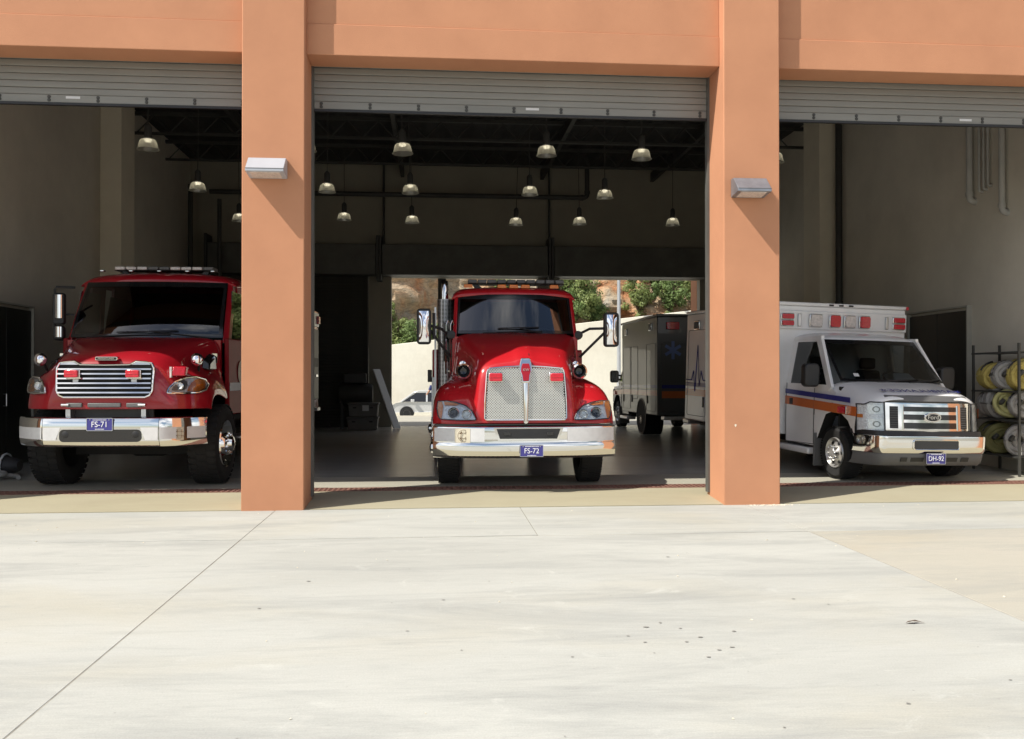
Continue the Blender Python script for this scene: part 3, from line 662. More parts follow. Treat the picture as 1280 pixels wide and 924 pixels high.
def emblem_round(parent, c, r, m):
    """round ornamental emblem: rings and four flared arms"""
    o = MB()
    for ra, rb in ((r * .93, r), (r * .42, r * .5)):
        vs = []; fs = []; n = 28
        for k in range(n):
            a = 2 * math.pi * k / n
            vs += [(c[0] + ra * math.cos(a), c[1], c[2] + ra * math.sin(a)), (c[0] + rb * math.cos(a), c[1], c[2] + rb * math.sin(a))]
        fs = [(2 * k, 2 * k + 1, (2 * k + 3) % (2 * n), (2 * k + 2) % (2 * n)) for k in range(n)]
        o.add(vs, fs)
    for k in range(4):
        a = math.pi / 2 * k + math.pi / 4
        def Q(t, q): return (c[0] + q * math.cos(a + t), c[1] - .0005, c[2] + q * math.sin(a + t))
        o.add([Q(-.25, r * .55), Q(.25, r * .55), Q(.42, r * .86), Q(0, r * .78), Q(-.42, r * .86)], [(0, 1, 2, 3, 4)])
    tag(o.build('emblem', m, parent, smooth=False), kind='stuff')

# ------------------------------------------------------------------ centre fire truck
def wire_mesh(parent, name, hw0, hw1, z0, z1, yf, pitch, t, m, split=None):
    """diamond wire mesh clipped to a trapezoid; real crossed flat wires"""
    w = MB(); H = z1 - z0
    def inside(x, z): 
        k = (z - z0) / H; return z0 <= z <= z1 and abs(x) <= hw0 + (hw1 - hw0) * k
    for sg in (1, -1):
        c = -3.0
        while c < 3.0:
            # line x = c + sg*(z-z0); clip along z
            zs = [z0 + H * k / 80 for k in range(81)]; ok = [z for z in zs if inside(c + sg * (z - z0), z)]
            if len(ok) > 1:
                a, b = ok[0], ok[-1]; x1, x2 = c + sg * (a - z0), c + sg * (b - z0); d = t * .7071; o = 0.0 if sg > 0 else .0015
                w.add([(x1 - d, yf(x1, a) + o, a + d * sg), (x1 + d, yf(x1, a) + o, a - d * sg), (x2 + d, yf(x2, b) + o, b - d * sg), (x2 - d, yf(x2, b) + o, b + d * sg)], [(0, 1, 2, 3)])
            c += pitch
    o = w.build(name, m, parent, smooth=False); tag(o, kind='stuff'); return o
def fire_truck_centre():
    t = tag(empty('fire_truck', (1.175, 11.62, .08)), 'bright red bonneted fire truck with mesh grille and plate FS-72 in the middle bay', 'fire truck')
    H = {0: [(.10, .88), (.12, 1.25), (.17, 1.62), (.28, 1.83), (.7, 1.99), (1.1, 2.10), (1.60, 2.17)],
         .10: [(.10, .88), (.12, 1.25), (.17, 1.62), (.28, 1.825), (.7, 1.985), (1.1, 2.095), (1.60, 2.17)],
         .15: [(.10, .88), (.12, 1.25), (.17, 1.61), (.29, 1.795), (.7, 1.955), (1.1, 2.07), (1.60, 2.16, .2)],
         .45: [(.11, .88), (.13, 1.25), (.18, 1.60), (.31, 1.765), (.7, 1.92), (1.1, 2.045, .54), (1.60, 2.16, .62)],
         .60: [(.12, .88), (.14, 1.25), (.20, 1.57), (.34, 1.71), (.7, 1.87, .64), (1.1, 2.00, .73), (1.60, 2.14, .85)],
         .645: [(.13, .88), (.165, 1.22), (.26, 1.48), (.40, 1.60), (.74, 1.74, .685), (1.1, 1.86, .78), (1.60, 2.04, .905)],
         .675: [(.14, .88), (.19, 1.14), (.32, 1.33), (.49, 1.45), (.8, 1.53, .71), (1.1, 1.60, .80), (1.60, 1.72, .92)],
         .73: [(.15, .88), (.20, 1.08), (.33, 1.25), (.5, 1.39), (.8, 1.48, .76), (1.1, 1.53, .84), (1.60, 1.55, .94)],
         .88: [(.165, .88), (.20, 1.08), (.31, 1.25), (.5, 1.39), (.8, 1.48), (1.1, 1.51, .92), (1.60, 1.49, .98)],
         1.05: [(.19, .88), (.23, 1.08), (.33, 1.22), (.52, 1.35), (.8, 1.43), (1.1, 1.43), (1.60, 1.38)],
         1.17: [(.26, .88), (.285, 1.05), (.37, 1.17), (.55, 1.27), (.8, 1.33), (1.1, 1.33), (1.60, 1.26)],
         1.215: [(.36, .88), (.37, .99), (.44, 1.07), (.58, 1.14), (.8, 1.17), (1.1, 1.15), (1.60, 1.05)],
         1.22: [(.38, .86), (.39, .92), (.45, .98), (.58, 1.02), (.8, 1.04), (1.1, 1.02), (1.60, .95)]}
    cols = [[(q[2] if len(q) > 2 else x, q[0], q[1]) for q in H[x]] for x in sorted(H)]
    MB().grid(mirrored(cols)).build('hood', M['red'], t, sub=2, solid=.012)
    MB().tube([(.065, .30, 1.798), (.07, .5, 1.897), (.07, .7, 1.972), (.075, 1.1, 2.079), (.075, 1.5, 2.148)], .006, 5).build('hood_seam', M['dark'], t)
    # grille on the sloping nose
    def yf(x, z): 
        k = (z - .95) / .65; return .070 + .035 * max(0, k) ** 1.3 + .05 * (x / .6) ** 2 * .3
    gb = MB().patch([(-.535, .955), (.535, .955), (.53, 1.2), (.505, 1.57), (.47, 1.612), (0, 1.645), (-.47, 1.612), (-.505, 1.57), (-.53, 1.2)], lambda x, z: yf(x, z) + .016, .05).build('grille', M['dark'], t)
    out = [(-.52, .945), (.52, .945), (.54, .965), (.537, 1.2), (.512, 1.56), (.50, 1.60), (.46, 1.622), (.25, 1.642), (0, 1.652), (-.25, 1.642), (-.46, 1.622), (-.50, 1.60), (-.512, 1.56), (-.537, 1.2), (-.54, .965)]
    ring = [Vector((x, yf(x, z), z)) for x, z in out]
    MB().tube(ring + [ring[0]], .009, 6).build('grille_surround', M['chrome'], gb)
    # wires: two half panels
    wire_mesh(gb, 'grille_wire', .532, .497, .955, 1.628, lambda x, z: yf(x, z) + .008, .034, .0068, M['wire'])
    sp = []
    for z, w, y in ((.92, .030, .075), (1.1, .036, .080), (1.3, .042, .090), (1.48, .048, .115)):
        sp.append([(w * math.sin(a), y - .04 * math.cos(a), z) for a in [R(-100 + 200 * k / 14) for k in range(15)]] + [(w * .8, y + .05, z), (-w * .8, y + .05, z)])
    MB().loft(sp).build('chrome_spine', M['chrome'], gb)
    MB().lathe((0, .075, .925), [(0, -.03), (.03, -.02), (.036, .01)], 'y', 12).build('spine_tip', M['chrome'], gb)
    em = [(-.05, 1.43), (.05, 1.43), (.062, 1.54), (.085, 1.60), (.08, 1.68), (.06, 1.755), (-.06, 1.755), (-.08, 1.68), (-.085, 1.60), (-.062, 1.54)]
    def ye(x, z): return .045 + .075 * max(0, (z - 1.43) / .33)
    eo = MB().patch(em, ye, .1).build('emblem', M['chrome'], t, bevel=.012, seg=3)
    MB().patch([(x * .74, 1.455 + (z - 1.43) * .70) for x, z in em[:]], lambda x, z: ye(x, z) - .012, .05).build('emblem_field', M['darkred'], eo, bevel=.005)
    text('lettering', 'KW', .05, Vector((0, .062, 1.60)), Matrix.Rotation(R(103), 3, 'X'), M['alu'], eo)
    for sx in (-1, 1):
        xc = sx * .40
        flash_light(t, xc - .095, xc + .095, .055, 1.44, 1.565, M['redlens'], d=.075)
    # bumper: bowed chrome with upper flat band, lower roll
    def by(x): return .02 + .17 * (abs(x) / 1.22) ** 4 + .05 * (x / 1.22) ** 2
    xs_ = [-1.215 + 2.43 * k / 40 for k in range(41)]
    def strip(prof, name, m, x_=xs_, sub=0):
        b = MB(); b.grid([[(x, by(x) + dy, z) for dy, z in prof] for x in x_]); return b.build(name, m, t, solid=0)
    bp = strip([(.10, .862), (.02, .858), (.004, .85), (.0, .835), (.0, .76), (.004, .70), (.0, .652), (-.016, .647), (-.026, .62), (-.027, .58), (-.016, .53), (.012, .475), (.08, .44), (.2, .435)], 'bumper', M['chrome'])
    def bshape(poly, name, m, off, th, par): return MB().patch(poly, lambda x, z: by(x) + off, th).build(name, m, par)
    for sx in (-1, 1):
        pl = [(.53, .69), (.60, .835), (.9, .835), (1.19, .832), (1.2, .66), (.9, .66), (.545, .66)]
        for a, b2 in ((.545, .87), (.87, 1.195)):
            MB().grid([[(sx * x, by(x) - .003, z) for z in (.662, .70, .76, .80, .838)] for x in [a + (b2 - a) * k / 6 for k in range(7)]]).build('reflective_panel', M['tape'], bp)
    bshape([(-.43, .845), (-.37, .675), (.43, .675), (.49, .845)], 'bumper_recess', M['chrome'], -.012, .01, bp)
    bshape([(-.39, .83), (-.345, .70), (.405, .70), (.45, .83)], 'bumper_opening', M['black'], -.016, .01, bp)
    for xx in (-.25, .31): box('tow_eye', M['gloss_black'], bp, xx - .045, xx + .045, -.0, .004, .745, .79, bevel=.008)
    st = MB().grid([[(x, by(x) - .006, z) for z in (.645, .74, .835)] for x in (-.93, -.83, -.73)]).build('sticker', M['sticker'], bp, smooth=False)
    emblem_round(bp, (-.815, by(.815) - .012, .74), .078, M['stickerink'])
    box('black_trim', M['gloss_black'], t, -1.18, 1.18, .20, .5, .855, .885)
    make_plate(t, .065, -.028, .545, 'FS-72')
    # headlights
    for sx in (-1, 1):
        def fy(x, z):
            ax = abs(x); base = .155 + .075 * max(0, (ax - .8) / .37) ** 2; k = max(0, (z - .9) / .28); return base + .05 * k + .085 * k * k - .022
        hl = [(.655, .942), (.655, .965), (.70, 1.055), (.78, 1.125), (.90, 1.168), (1.03, 1.19), (1.15, 1.185), (1.165, 1.10), (1.145, .99), (1.12, .955), (.90, .942)]
        hl = hl if sx > 0 else mirror_x(hl)
        hb = MB().patch(hl, fy, .03).build('headlight', M['reflector'], t)
        am = [(1.095, 1.185), (1.15, 1.18), (1.163, 1.10), (1.143, .99), (1.125, .96), (1.10, .96), (1.085, 1.07), (1.08, 1.12)]
        am2 = [(.86, 1.142), (.92, 1.165), (1.07, 1.183), (1.06, 1.135), (.93, 1.128)]
        f = (lambda p: p) if sx > 0 else mirror_x
        MB().patch(f(am), lambda x, z: fy(x, z) - .012, .01).build('indicator', M['amber'], hb)
        MB().patch(f(am2), lambda x, z: fy(x, z) - .012, .01).build('indicator', M['amber'], hb)
        round_lamp('projector', (sx * .945, fy(.945, 1.04) - .015, 1.035), .072, hb, M['gloss_black'], .03)
        round_lamp('high_beam', (sx * .775, fy(.775, 1.02) - .012, 1.015), .062, hb, M['reflector'], .02)
        MB().patch(hl, lambda x, z: fy(x, z) - .045, .002).build('lens', M['clear'], hb)
        rim = [Vector((x, fy(x, z) - .03, z)) for x, z in hl]; MB().tube(rim + [rim[0]], .008, 6).build('headlight_rim', M['black'], hb)
        # chrome horn trumpet on the cowl
        hz = 1.585; hx = sx * .80
        h = MB().lathe((hx, .62, hz), [(.085, -.03), (.105, -.015), (.108, .0), (.1, .03), (.06, .10), (.035, .2), (.03, .28)], 'y', 28).build('horn', M['chrome'], t)
        MB().lathe((hx, .62, hz), [(.086, -.028), (.07, .0), (.045, .06), (0, .07)], 'y', 24).build('horn_throat', M['gloss_black'], h)
        MB().lathe((hx - sx * .02 - .03, .70, hz + .095), [(0, -.06), (.045, -.04), (.05, 0), (.04, .06), (0, .08)], 'y', 16).build('horn_driver', M['chrome'], h)
        MB().tube([(hx, .85, hz), (hx, .9, 1.45)], .03, 8).build('horn_bracket', M['black'], h)
        MB().box(sx * .645 - .012, sx * .645 + .012, .40, .44, 1.47, 1.57).build('hood_latch', M['chrome'], t, bevel=.004)
    # cab
    hw = .93
    P = windscreen(t, .885, .845, 1.57, 1.80, 2.15, 2.745, .13, .045, 'glass_film')
    wipers(t, P, [(-.55, .0, .12, .04, -.3, .45), (.45, .0, .05, .14, -.3, .4)])
    for sx in (-1, 1):
        MB().hexa([(sx * .875, 1.60, 2.10), (sx * .93, 1.64, 2.10), (sx * .93, 1.82, 2.10), (sx * .885, 1.78, 2.10), (sx * .84, 1.92, 2.76), (sx * .895, 1.94, 2.76), (sx * .895, 2.1, 2.76), (sx * .85, 2.07, 2.76)]).build('pillar', M['red'], t, bevel=.012)
        d = MB().hexa([(sx * .90, 1.64, .75), (sx * .945, 1.64, .75), (sx * .945, 2.72, .75), (sx * .90, 2.72, .75), (sx * .885, 1.64, 2.12), (sx * .935, 1.64, 2.12), (sx * .935, 2.72, 2.12), (sx * .885, 2.72, 2.12)]).build('door', M['red'], t, bevel=.012)
        MB().hexa([(sx * .905, 1.86, 2.121), (sx * .912, 1.86, 2.121), (sx * .912, 2.62, 2.121), (sx * .905, 2.62, 2.121), (sx * .872, 2.10, 2.73), (sx * .879, 2.10, 2.73), (sx * .879, 2.6, 2.73), (sx * .872, 2.6, 2.73)]).build('door_window', M['glass'], d)
        MB().hexa([(sx * .89, 2.62, 2.10), (sx * .94, 2.62, 2.10), (sx * .94, 2.9, 2.10), (sx * .89, 2.9, 2.10), (sx * .855, 2.6, 2.76), (sx * .90, 2.6, 2.76), (sx * .90, 2.9, 2.76), (sx * .855, 2.9, 2.76)]).build('pillar', M['red'], t)
        MB().tube([(sx * .955, 2.35, 1.6), (sx * .975, 2.35, 1.6), (sx * .975, 2.5, 1.6), (sx * .955, 2.5, 1.6)], .012, 6).build('door_handle', M['chrome'], d)
    rc = []
    for x, z in ((0, 0), (.45, -.005), (.75, -.02), (.86, -.05), (.925, -.12), (.935, -.175)):
        rc.append([(x, 1.81 + .12 * (x / .9) ** 2, 2.70 + z * .25), (x, 1.78 + .12 * (x / .9) ** 2, 2.76 + z * .5), (x, 1.83 + .12 * (x / .9) ** 2, 2.83 + z * .8), (x, 1.98 + .1 * (x / .9) ** 2, 2.88 + z), (x, 2.4, 2.90 + z), (x, 2.92, 2.90 + z), (x, 2.95, 2.70 + z * .3)])
    MB().grid(mirrored(rc)).build('roof', M['red'], t, sub=2, solid=.02)
    box('rear_wall', M['dark'], t, -.93, .93, 2.9, 2.95, .75, 2.72)
    box('cowl', M['red'], t, -.90, .90, 1.62, 1.70, 1.45, 2.10)
    box('floor_pan', M['dark'], t, -.9, .9, 1.53, 2.9, .7, .8)
    cab_interior(t, .93, 1.72, 2.75, .8, 2.05, (-.45, .45), 1.45)
    for x in (-.69, -.18, 0, .18, .62):
        MB().hexa([(x - .07, 1.90, 2.85), (x + .07, 1.90, 2.85), (x + .07, 2.02, 2.875), (x - .07, 2.02, 2.875), (x - .06, 1.915, 2.905), (x + .06, 1.915, 2.905), (x + .06, 2.0, 2.915), (x - .06, 2.0, 2.915)]).build('marker_lamp', M['amber'], t, bevel=.006)
    lightbar(t, .06, 2.15, 2.935, 1.50, [M['grey']] * 10, .04)
    # mirrors
    for sx, x0, x1, z0, z1 in ((-1, -1.455, -1.245, 1.98, 2.50), (1, 1.305, 1.525, 1.95, 2.46)):
        yy = 1.45; xc = (x0 + x1) / 2; zc = (z0 + z1) / 2
        mi = MB().prism(rrect(xc, zc, x1 - x0, z1 - z0, .05), 'y', yy, yy + .12).build('wing_mirror', M['black'], t, bevel=.015, seg=2)
        # bowed chrome back shell
        cc = []
        for i in range(9):
            u = -1 + i / 4; cc.append([(xc + u * (x1 - x0) * .33, yy - .045 * (1 - u * u) * (1 - v * v) - .004, zc + v * (z1 - z0) * .43) for v in [-1 + k / 5 for k in range(11)]])
        MB().grid(cc).build('mirror_shell', M['mirror'], mi)
        xi = x1 - .02 if sx < 0 else x0 + .02; ca = sx * .95
        MB().tube([(xi, yy + .06, zc + .02), (sx * 1.1, yy + .1, zc - .03 if sx < 0 else zc + .015), (ca, 1.72, 2.10 if sx < 0 else 2.14)], .02, 8).build('mirror_arm', M['black'], mi)
        MB().tube([(xi, yy + .06, 2.17 if sx > 0 else z0 + .22), (ca + sx * .02, 1.68, 1.80)], .02, 8).build('mirror_arm', M['black'], mi)
        if sx < 0:
            MB().tube([(xi + .06, yy + .06, z0 + .08), (xi + .06, yy + .06, z1 - .06)], .022, 8).build('mirror_arm', M['black'], mi)
        MB().lathe((ca + sx * .0, 1.66, 2.13), [(0, -.06), (.06, -.05), (.07, .05), (0, .07)], 'y', 12).build('arm_mount', M['black'], mi)
    # exhaust stack with perforated guard on the left
    ex = MB().tube([(-1.04, 2.62, 1.0), (-1.04, 2.62, 2.75), (-1.04, 2.62, 2.86), (-1.04, 2.64, 2.95), (-1.04, 2.74, 3.0)], .062, 14).build('exhaust_stack', M['chrome'], t)
    
    def gp(a, z): return (-1.02 + .145 * math.sin(a), 2.6 - .145 * math.cos(a), z)
    guard = MB()
    rowsn = 70
    zz0, zz1 = 1.25, 2.72
    for i in range(10):
        a = -1.5 + 3.0 * i / 9
        guard.grid([[gp(a - .028, zz0), gp(a - .028, zz1)], [gp(a + .028, zz0), gp(a + .028, zz1)]])
    for j in range(rowsn + 1):
        z = zz0 + (zz1 - zz0) * j / rowsn
        guard.grid([[gp(-1.5 + 3.0 * i / 14, z - .0045), gp(-1.5 + 3.0 * i / 14, z + .0045)] for i in range(15)])
    tag(guard.build('perforated_guard', M['alu'], t), kind='stuff')
    MB().lathe((-1.02, 2.6, 1.25), [(.0, 0), (.125, 0), (.125, 1.47), (.0, 1.47)], 'z', 18).build('muffler', M['dark'], t)
    box('guard_plate', M['gloss_black'], t, -1.06, -.93, 2.42, 2.45, 1.75, 2.36, bevel=.006)
    box('guard_edge', M['alu'], t, -1.20, -1.17, 2.50, 2.75, .8, 2.60)
    for xx in (-.965, -1.03):
        MB().tube([(xx, 1.70, 1.55), (xx, 1.70, 2.28), (xx + .03, 1.72, 2.34), (xx + .06, 1.72, 2.28)], .012, 8).build('grab_rail', M['chrome'], t)
    # body behind the cab
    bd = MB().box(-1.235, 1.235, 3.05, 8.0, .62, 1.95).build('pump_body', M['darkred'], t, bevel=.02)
    box('corner_trim', M['alu'], t, -1.245, -1.20, 3.03, 3.049, .65, 1.5)
    for z in (.72, 1.05):
        box('step', M['alu'], t, -1.25, -.95, 1.75, 2.9, z - .22, z - .19, bevel=.006)
    fu = MB().lathe((-1.02, 1.8, .62), [(0, 0), (.22, .0), (.235, .03), (.235, 1.05), (.22, 1.08), (0, 1.08)], 'y', 24).build('fuel_tank', M['chrome'], t)
    MB().box(-1.31, -1.24, 3.0, 3.1, 1.42, 1.62).build('side_marker', M['black'], t, bevel=.01)
    box('tank_body', M['darkred'], t, -1.1, 1.1, 3.2, 7.8, 1.96, 2.4, bevel=.05)
    box('chassis', M['dark'], t, -.45, .45, .25, 7.9, .55, .80)
    box('radiator', M['dark'], t, -.6, .6, .3, .4, .5, 1.5)
    box('splash_guard', M['dark'], t, -1.1, 1.1, .95, 1.0, .55, .95)
    box('axle_beam', M['dark'], t, -.85, .85, 1.2, 1.35, .38, .5)
    for sx in (-1, 1):
        make_wheel(t, (sx * 1.0, 1.2, .50), .50, .29, sx, 'chrome')
        make_wheel(t, (sx * .93, 5.9, .50), .50, .56, sx, 'chrome')
    return t
fire_truck_centre()

# ------------------------------------------------------------------ left fire truck
def fire_truck_left():
    t = tag(empty('fire_truck', (-4.27, 11.86, .08), R(-2.2)), 'dark red crew cab fire truck with chrome bar grille, plate FS-71, left bay', 'fire truck')
    H = {0: [(.12, 1.08), (.12, 1.28), (.155, 1.60), (.25, 1.79), (.6, 1.89), (1.0, 1.99), (1.50, 2.09)],
         .35: [(.12, 1.08), (.12, 1.28), (.155, 1.60), (.25, 1.785), (.6, 1.89), (1.0, 1.99), (1.50, 2.09, .45)],
         .58: [(.14, 1.08), (.14, 1.28), (.18, 1.59), (.29, 1.76), (.6, 1.87), (1.0, 1.98, .66), (1.50, 2.085, .82)],
         .72: [(.17, 1.08), (.17, 1.28), (.23, 1.56), (.37, 1.70), (.66, 1.82, .75), (1.0, 1.93, .84), (1.50, 2.07, 1.0)],
         .82: [(.20, 1.08), (.21, 1.27), (.29, 1.50), (.45, 1.62), (.7, 1.73, .85), (1.04, 1.83, .94), (1.50, 1.97, 1.08)],
         .93: [(.26, 1.08), (.27, 1.26), (.36, 1.46), (.52, 1.57), (.76, 1.63), (1.06, 1.68, .99), (1.50, 1.74, 1.11)],
         1.06: [(.36, 1.08), (.375, 1.25), (.45, 1.42), (.60, 1.52), (.82, 1.56), (1.1, 1.56), (1.50, 1.5, 1.13)],
         1.16: [(.50, 1.08), (.52, 1.22), (.57, 1.36), (.70, 1.45), (.88, 1.49), (1.12, 1.48), (1.50, 1.4)],
         1.205: [(.64, 1.08), (.65, 1.17), (.69, 1.26), (.78, 1.34), (.93, 1.37), (1.15, 1.36), (1.50, 1.27)],
         1.215: [(.66, 1.05), (.67, 1.12), (.71, 1.18), (.79, 1.24), (.94, 1.26), (1.16, 1.24), (1.50, 1.15)]}
    cols = [[(q[2] if len(q) > 2 else x, q[0], q[1]) for q in H[x]] for x in sorted(H)]
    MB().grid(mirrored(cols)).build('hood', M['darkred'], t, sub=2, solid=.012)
    # grille: chrome frame, dark core, six bars
    def gy(x, z): return .082 + .055 * max(0, (z - 1.25) / .5) ** 1.6 + .035 * (x / .65) ** 2
    o = [(-.56, 1.245), (.56, 1.245), (.62, 1.27), (.655, 1.33), (.665, 1.62), (.63, 1.685), (.56, 1.70), (.42, 1.71), (.34, 1.665), (0, 1.66), (-.34, 1.665), (-.42, 1.71), (-.56, 1.70), (-.63, 1.685), (-.665, 1.62), (-.655, 1.33), (-.62, 1.27)]
    o = [(x * .925, z) for x, z in o]
    gr = MB().patch(o, lambda x, z: gy(x, z) + .012, .05).build('grille', M['dark'], t)
    rg = [Vector((x, gy(x, z), z)) for x, z in o]; MB().tube(rg + [rg[0]], .013, 8).build('grille_surround', M['chrome'], gr)
    for k in range(6):
        z = 1.305 + k * .0605
        MB().loft([[(x, gy(x, z) - .02 + dy, z + dz) for dy, dz in ((-.004, -.012), (-.015, -.009), (-.007, .010), (.0, .013), (.03, .006), (.03, -.006))] for x in [-.592 + 1.184 * i / 12 for i in range(13)]]).build('grille_bar', M['chrome'], gr)
    for sx in (-1, 1):
        MB().patch([(sx * .34, 1.665), (sx * .40, 1.70), (sx * .555, 1.69), (sx * .575, 1.665)], lambda x, z: gy(x, z) - .012, .02).build('grille_corner', M['alu'], gr)
        MB().box(sx * .37 - .035, sx * .37 + .035, .125, .14, 1.25, 1.50).build('grille_stay', M['alu'], gr)
        xc = sx * .385
        flash_light(t, xc - .095, xc + .095, .06, 1.49, 1.605, M['redlens'])
    bd = MB().prism(rrect(0, 1.745, .29, .052, .02), 'y', .165, .25).build('badge', M['chrome'], t, bevel=.006)
    MB().prism(rrect(0, 1.745, .262, .032, .012), 'y', .161, .2).build('badge_field', M['gloss_black'], bd)
    text('lettering', 'FREIGHTLINER', .030, Vector((0, .158, 1.745)), FACE, M['chrome'], bd, sx=1.05)
    # slots under the grille
    for x0, x1 in ((-.21, .21), (-.48, -.28), (.28, .48)):
        box('air_slot', M['grey'], t, x0, x1, .098, .14, 1.115, 1.17, bevel=.01)
    for sx in (-1, 1): MB().tube([(sx * .44, .09, 1.145), (sx * .53, .085, 1.145)], .018, 8).build('hood_pin', M['alu'], t)
    # bumper, three chrome sections
    def by(x):
        ax = abs(x); return .0 if ax < .70 else .0 + .42 * ((ax - .70) / .53) ** 1.6
    prof = [(.14, .99), (.035, .985), (.012, .972), (.0, .93), (-.006, .87), (-.007, .80), (-.003, .74), (.006, .69), (.022, .645), (.05, .615), (.12, .60), (.2, .60)]
    def strip(x0, x1, name):
        n = 24; return MB().grid([[(x, by(x) + dy, z) for dy, z in prof] for x in [x0 + (x1 - x0) * k / n for k in range(n + 1)]]).build(name, M['chrome'], t)
    b = strip(-.727, .727, 'bumper'); strip(-1.20, -.733, 'bumper_end'); strip(.733, 1.22, 'bumper_end')
    MB().prism(rrect(0, .755, 1.03, .16, .055), 'y', -.014, .01).build('bumper_opening', M['gloss_black'], b)
    for xx in (-.44, .44): MB().lathe((xx, -.015, .77), [(0, -.006), (.035, -.004), (.045, .0)], 'y', 14).build('tow_eye', M['black'], b)
    for sx in (-1, 1):
        for pts in ([(.56, .70), (.50, .86), (.72, .86), (.72, .70)], ):
            MB().patch([(sx * x, z) for x, z in pts], lambda x, z: by(x) - .0105, .003).build('reflective_panel', M['tape'], b)
        for a, c in (((.74, .93)), ((1.03, 1.21))) if sx > 0 else ((.74, 1.19),):
            MB().grid([[(sx * x, by(x) - .0105, z) for z in (.71, .78, .86)] for x in [a + (c - a) * k / 6 for k in range(7)]]).build('reflective_panel', M['tape'], b)
    MB().grid([[(x, by(x) - .012, z) for z in (.69, .775, .86)] for x in (.925, .96, .995, .998)]).build('sticker', M['sticker'], b, smooth=False)
    emblem_round(b, (.962, by(.925) - .016, .775), .062, M['stickerink'])
    make_plate(t, -.005, -.022, .90, 'FS-71', .33, .165)
    for sx in (-1, 1): MB().box(sx * .48 - .03, sx * .48 + .03, .16, .3, .95, 1.1).build('bumper_stay', M['alu'], t)
    box('radiator', M['grey'], t, -.55, .55, .32, .36, .98, 1.2)
    # headlights wrap round the corners
    def hy(x, z):
        ax = abs(x)
        pts = [(.72, .19), (.82, .225), (.93, .295), (1.06, .405), (1.16, .545), (1.21, .66)]
        for (xa, ya), (xb, yb) in zip(pts, pts[1:]):
            if ax <= xb: break
        base = ya + (yb - ya) * (ax - xa) / (xb - xa); k = max(0, (z - 1.22) / .3)
        return base + .10 * k * k + .02 * k - .03
    hl = [(.775, 1.30), (.79, 1.36), (.85, 1.44), (.95, 1.495), (1.06, 1.51), (1.15, 1.475), (1.185, 1.41), (1.17, 1.335), (1.10, 1.30), (.95, 1.292)]
    for sx in (-1, 1):
        f = (lambda p: p) if sx > 0 else mirror_x
        hb = MB().patch(f(hl), hy, .03).build('headlight', M['reflector'], t)
        cx, cz = .97, 1.395
        MB().patch(f([(cx + (x - cx) * .42 + .10, cz + (z - cz) * .8) for x, z in hl]), lambda x, z: hy(x, z) - .008, .01).build('indicator', M['amber'], hb)
        MB().patch(f([(cx + (x - cx) * .38 - .07, cz + (z - cz) * .66) for x, z in hl]), lambda x, z: hy(x, z) - .008, .01).build('bulb_housing', M['grey'], hb)
        round_lamp('low_beam', (sx * .90, hy(.90, 1.39) - .02, 1.39), .058, hb, M['reflector'], .02)
        MB().patch(f([(cx + (x - cx) * 1.0, z) for x, z in hl]), lambda x, z: hy(x, z) - .035, .002).build('lens', M['clear'], hb)
        rim = [Vector((x, hy(x, z) - .02, z)) for x, z in f(hl)]; MB().tube(rim + [rim[0]], .014, 8).build('headlight_rim', M['chrome'], hb)
        # round convex hood mirror on the fender
        cm = (sx * 1.02 + (-.03 if sx < 0 else .0), .62, 1.74)
        fm = MB().lathe(cm, [(0, -.055), (.035, -.050), (.068, -.03), (.086, .0)], 'y', 24).build('fender_mirror', M['mirror'], t)
        MB().lathe(cm, [(.086, .0), (.09, .006), (.086, .02), (.04, .05), (0, .055)], 'y', 24).build('mirror_back', M['black'], fm)
        MB().tube([(cm[0], .66, 1.74), (cm[0], .74, 1.68), (cm[0] - sx * .03, .8, 1.55)], .016, 8).build('mirror_stalk', M['black'], fm)
        MB().hexa([(sx * .98, .95, 1.62), (sx * 1.10, .95, 1.6), (sx * 1.10, 1.3, 1.6), (sx * .98, 1.3, 1.62), (sx * .99, 1.0, 1.76), (sx * 1.09, 1.0, 1.70), (sx * 1.09, 1.28, 1.80), (sx * .99, 1.28, 1.86)]).build('air_intake', M['gloss_black'], t, bevel=.02)
        box('intake_trim', M['chrome'], t, sx * 1.05 - .05, sx * 1.05 + .05, 1.31, 1.33, 1.7, 1.84)
    # side flasher on the right of the grille
    sfb = MB().hexa([(.80, .26, 1.52), (.955, .33, 1.52), (.955, .42, 1.52), (.80, .42, 1.52), (.81, .30, 1.645), (.955, .38, 1.645), (.955, .5, 1.645), (.81, .5, 1.645)]).build('side_flasher', M['redlens'], t, bevel=.012)
    MB().hexa([(.785, .245, 1.50), (.805, .25, 1.50), (.805, .42, 1.50), (.785, .42, 1.50), (.77, .28, 1.64), (.795, .29, 1.64), (.795, .5, 1.64), (.77, .5, 1.64)]).build('flasher_bezel', M['whitelens'], sfb)
    MB().hexa([(-.12, .62, 1.885), (.12, .62, 1.875), (.10, .85, 1.935), (-.10, .85, 1.935), (-.11, .63, 1.895), (.11, .63, 1.895), (.09, .85, 1.955), (-.09, .85, 1.955)]).build('hood_vent', M['darkred'], t, bevel=.008)
    # cab
    P = windscreen(t, 1.09, 1.04, 1.48, 1.96, 2.08, 2.93, .15, .05, 'glass_film', 1.28)
    wipers(t, P, [(-.75, .0, -.25, .03, -.5, .35), (.85, -.01, .1, .10, -.35, .45)])
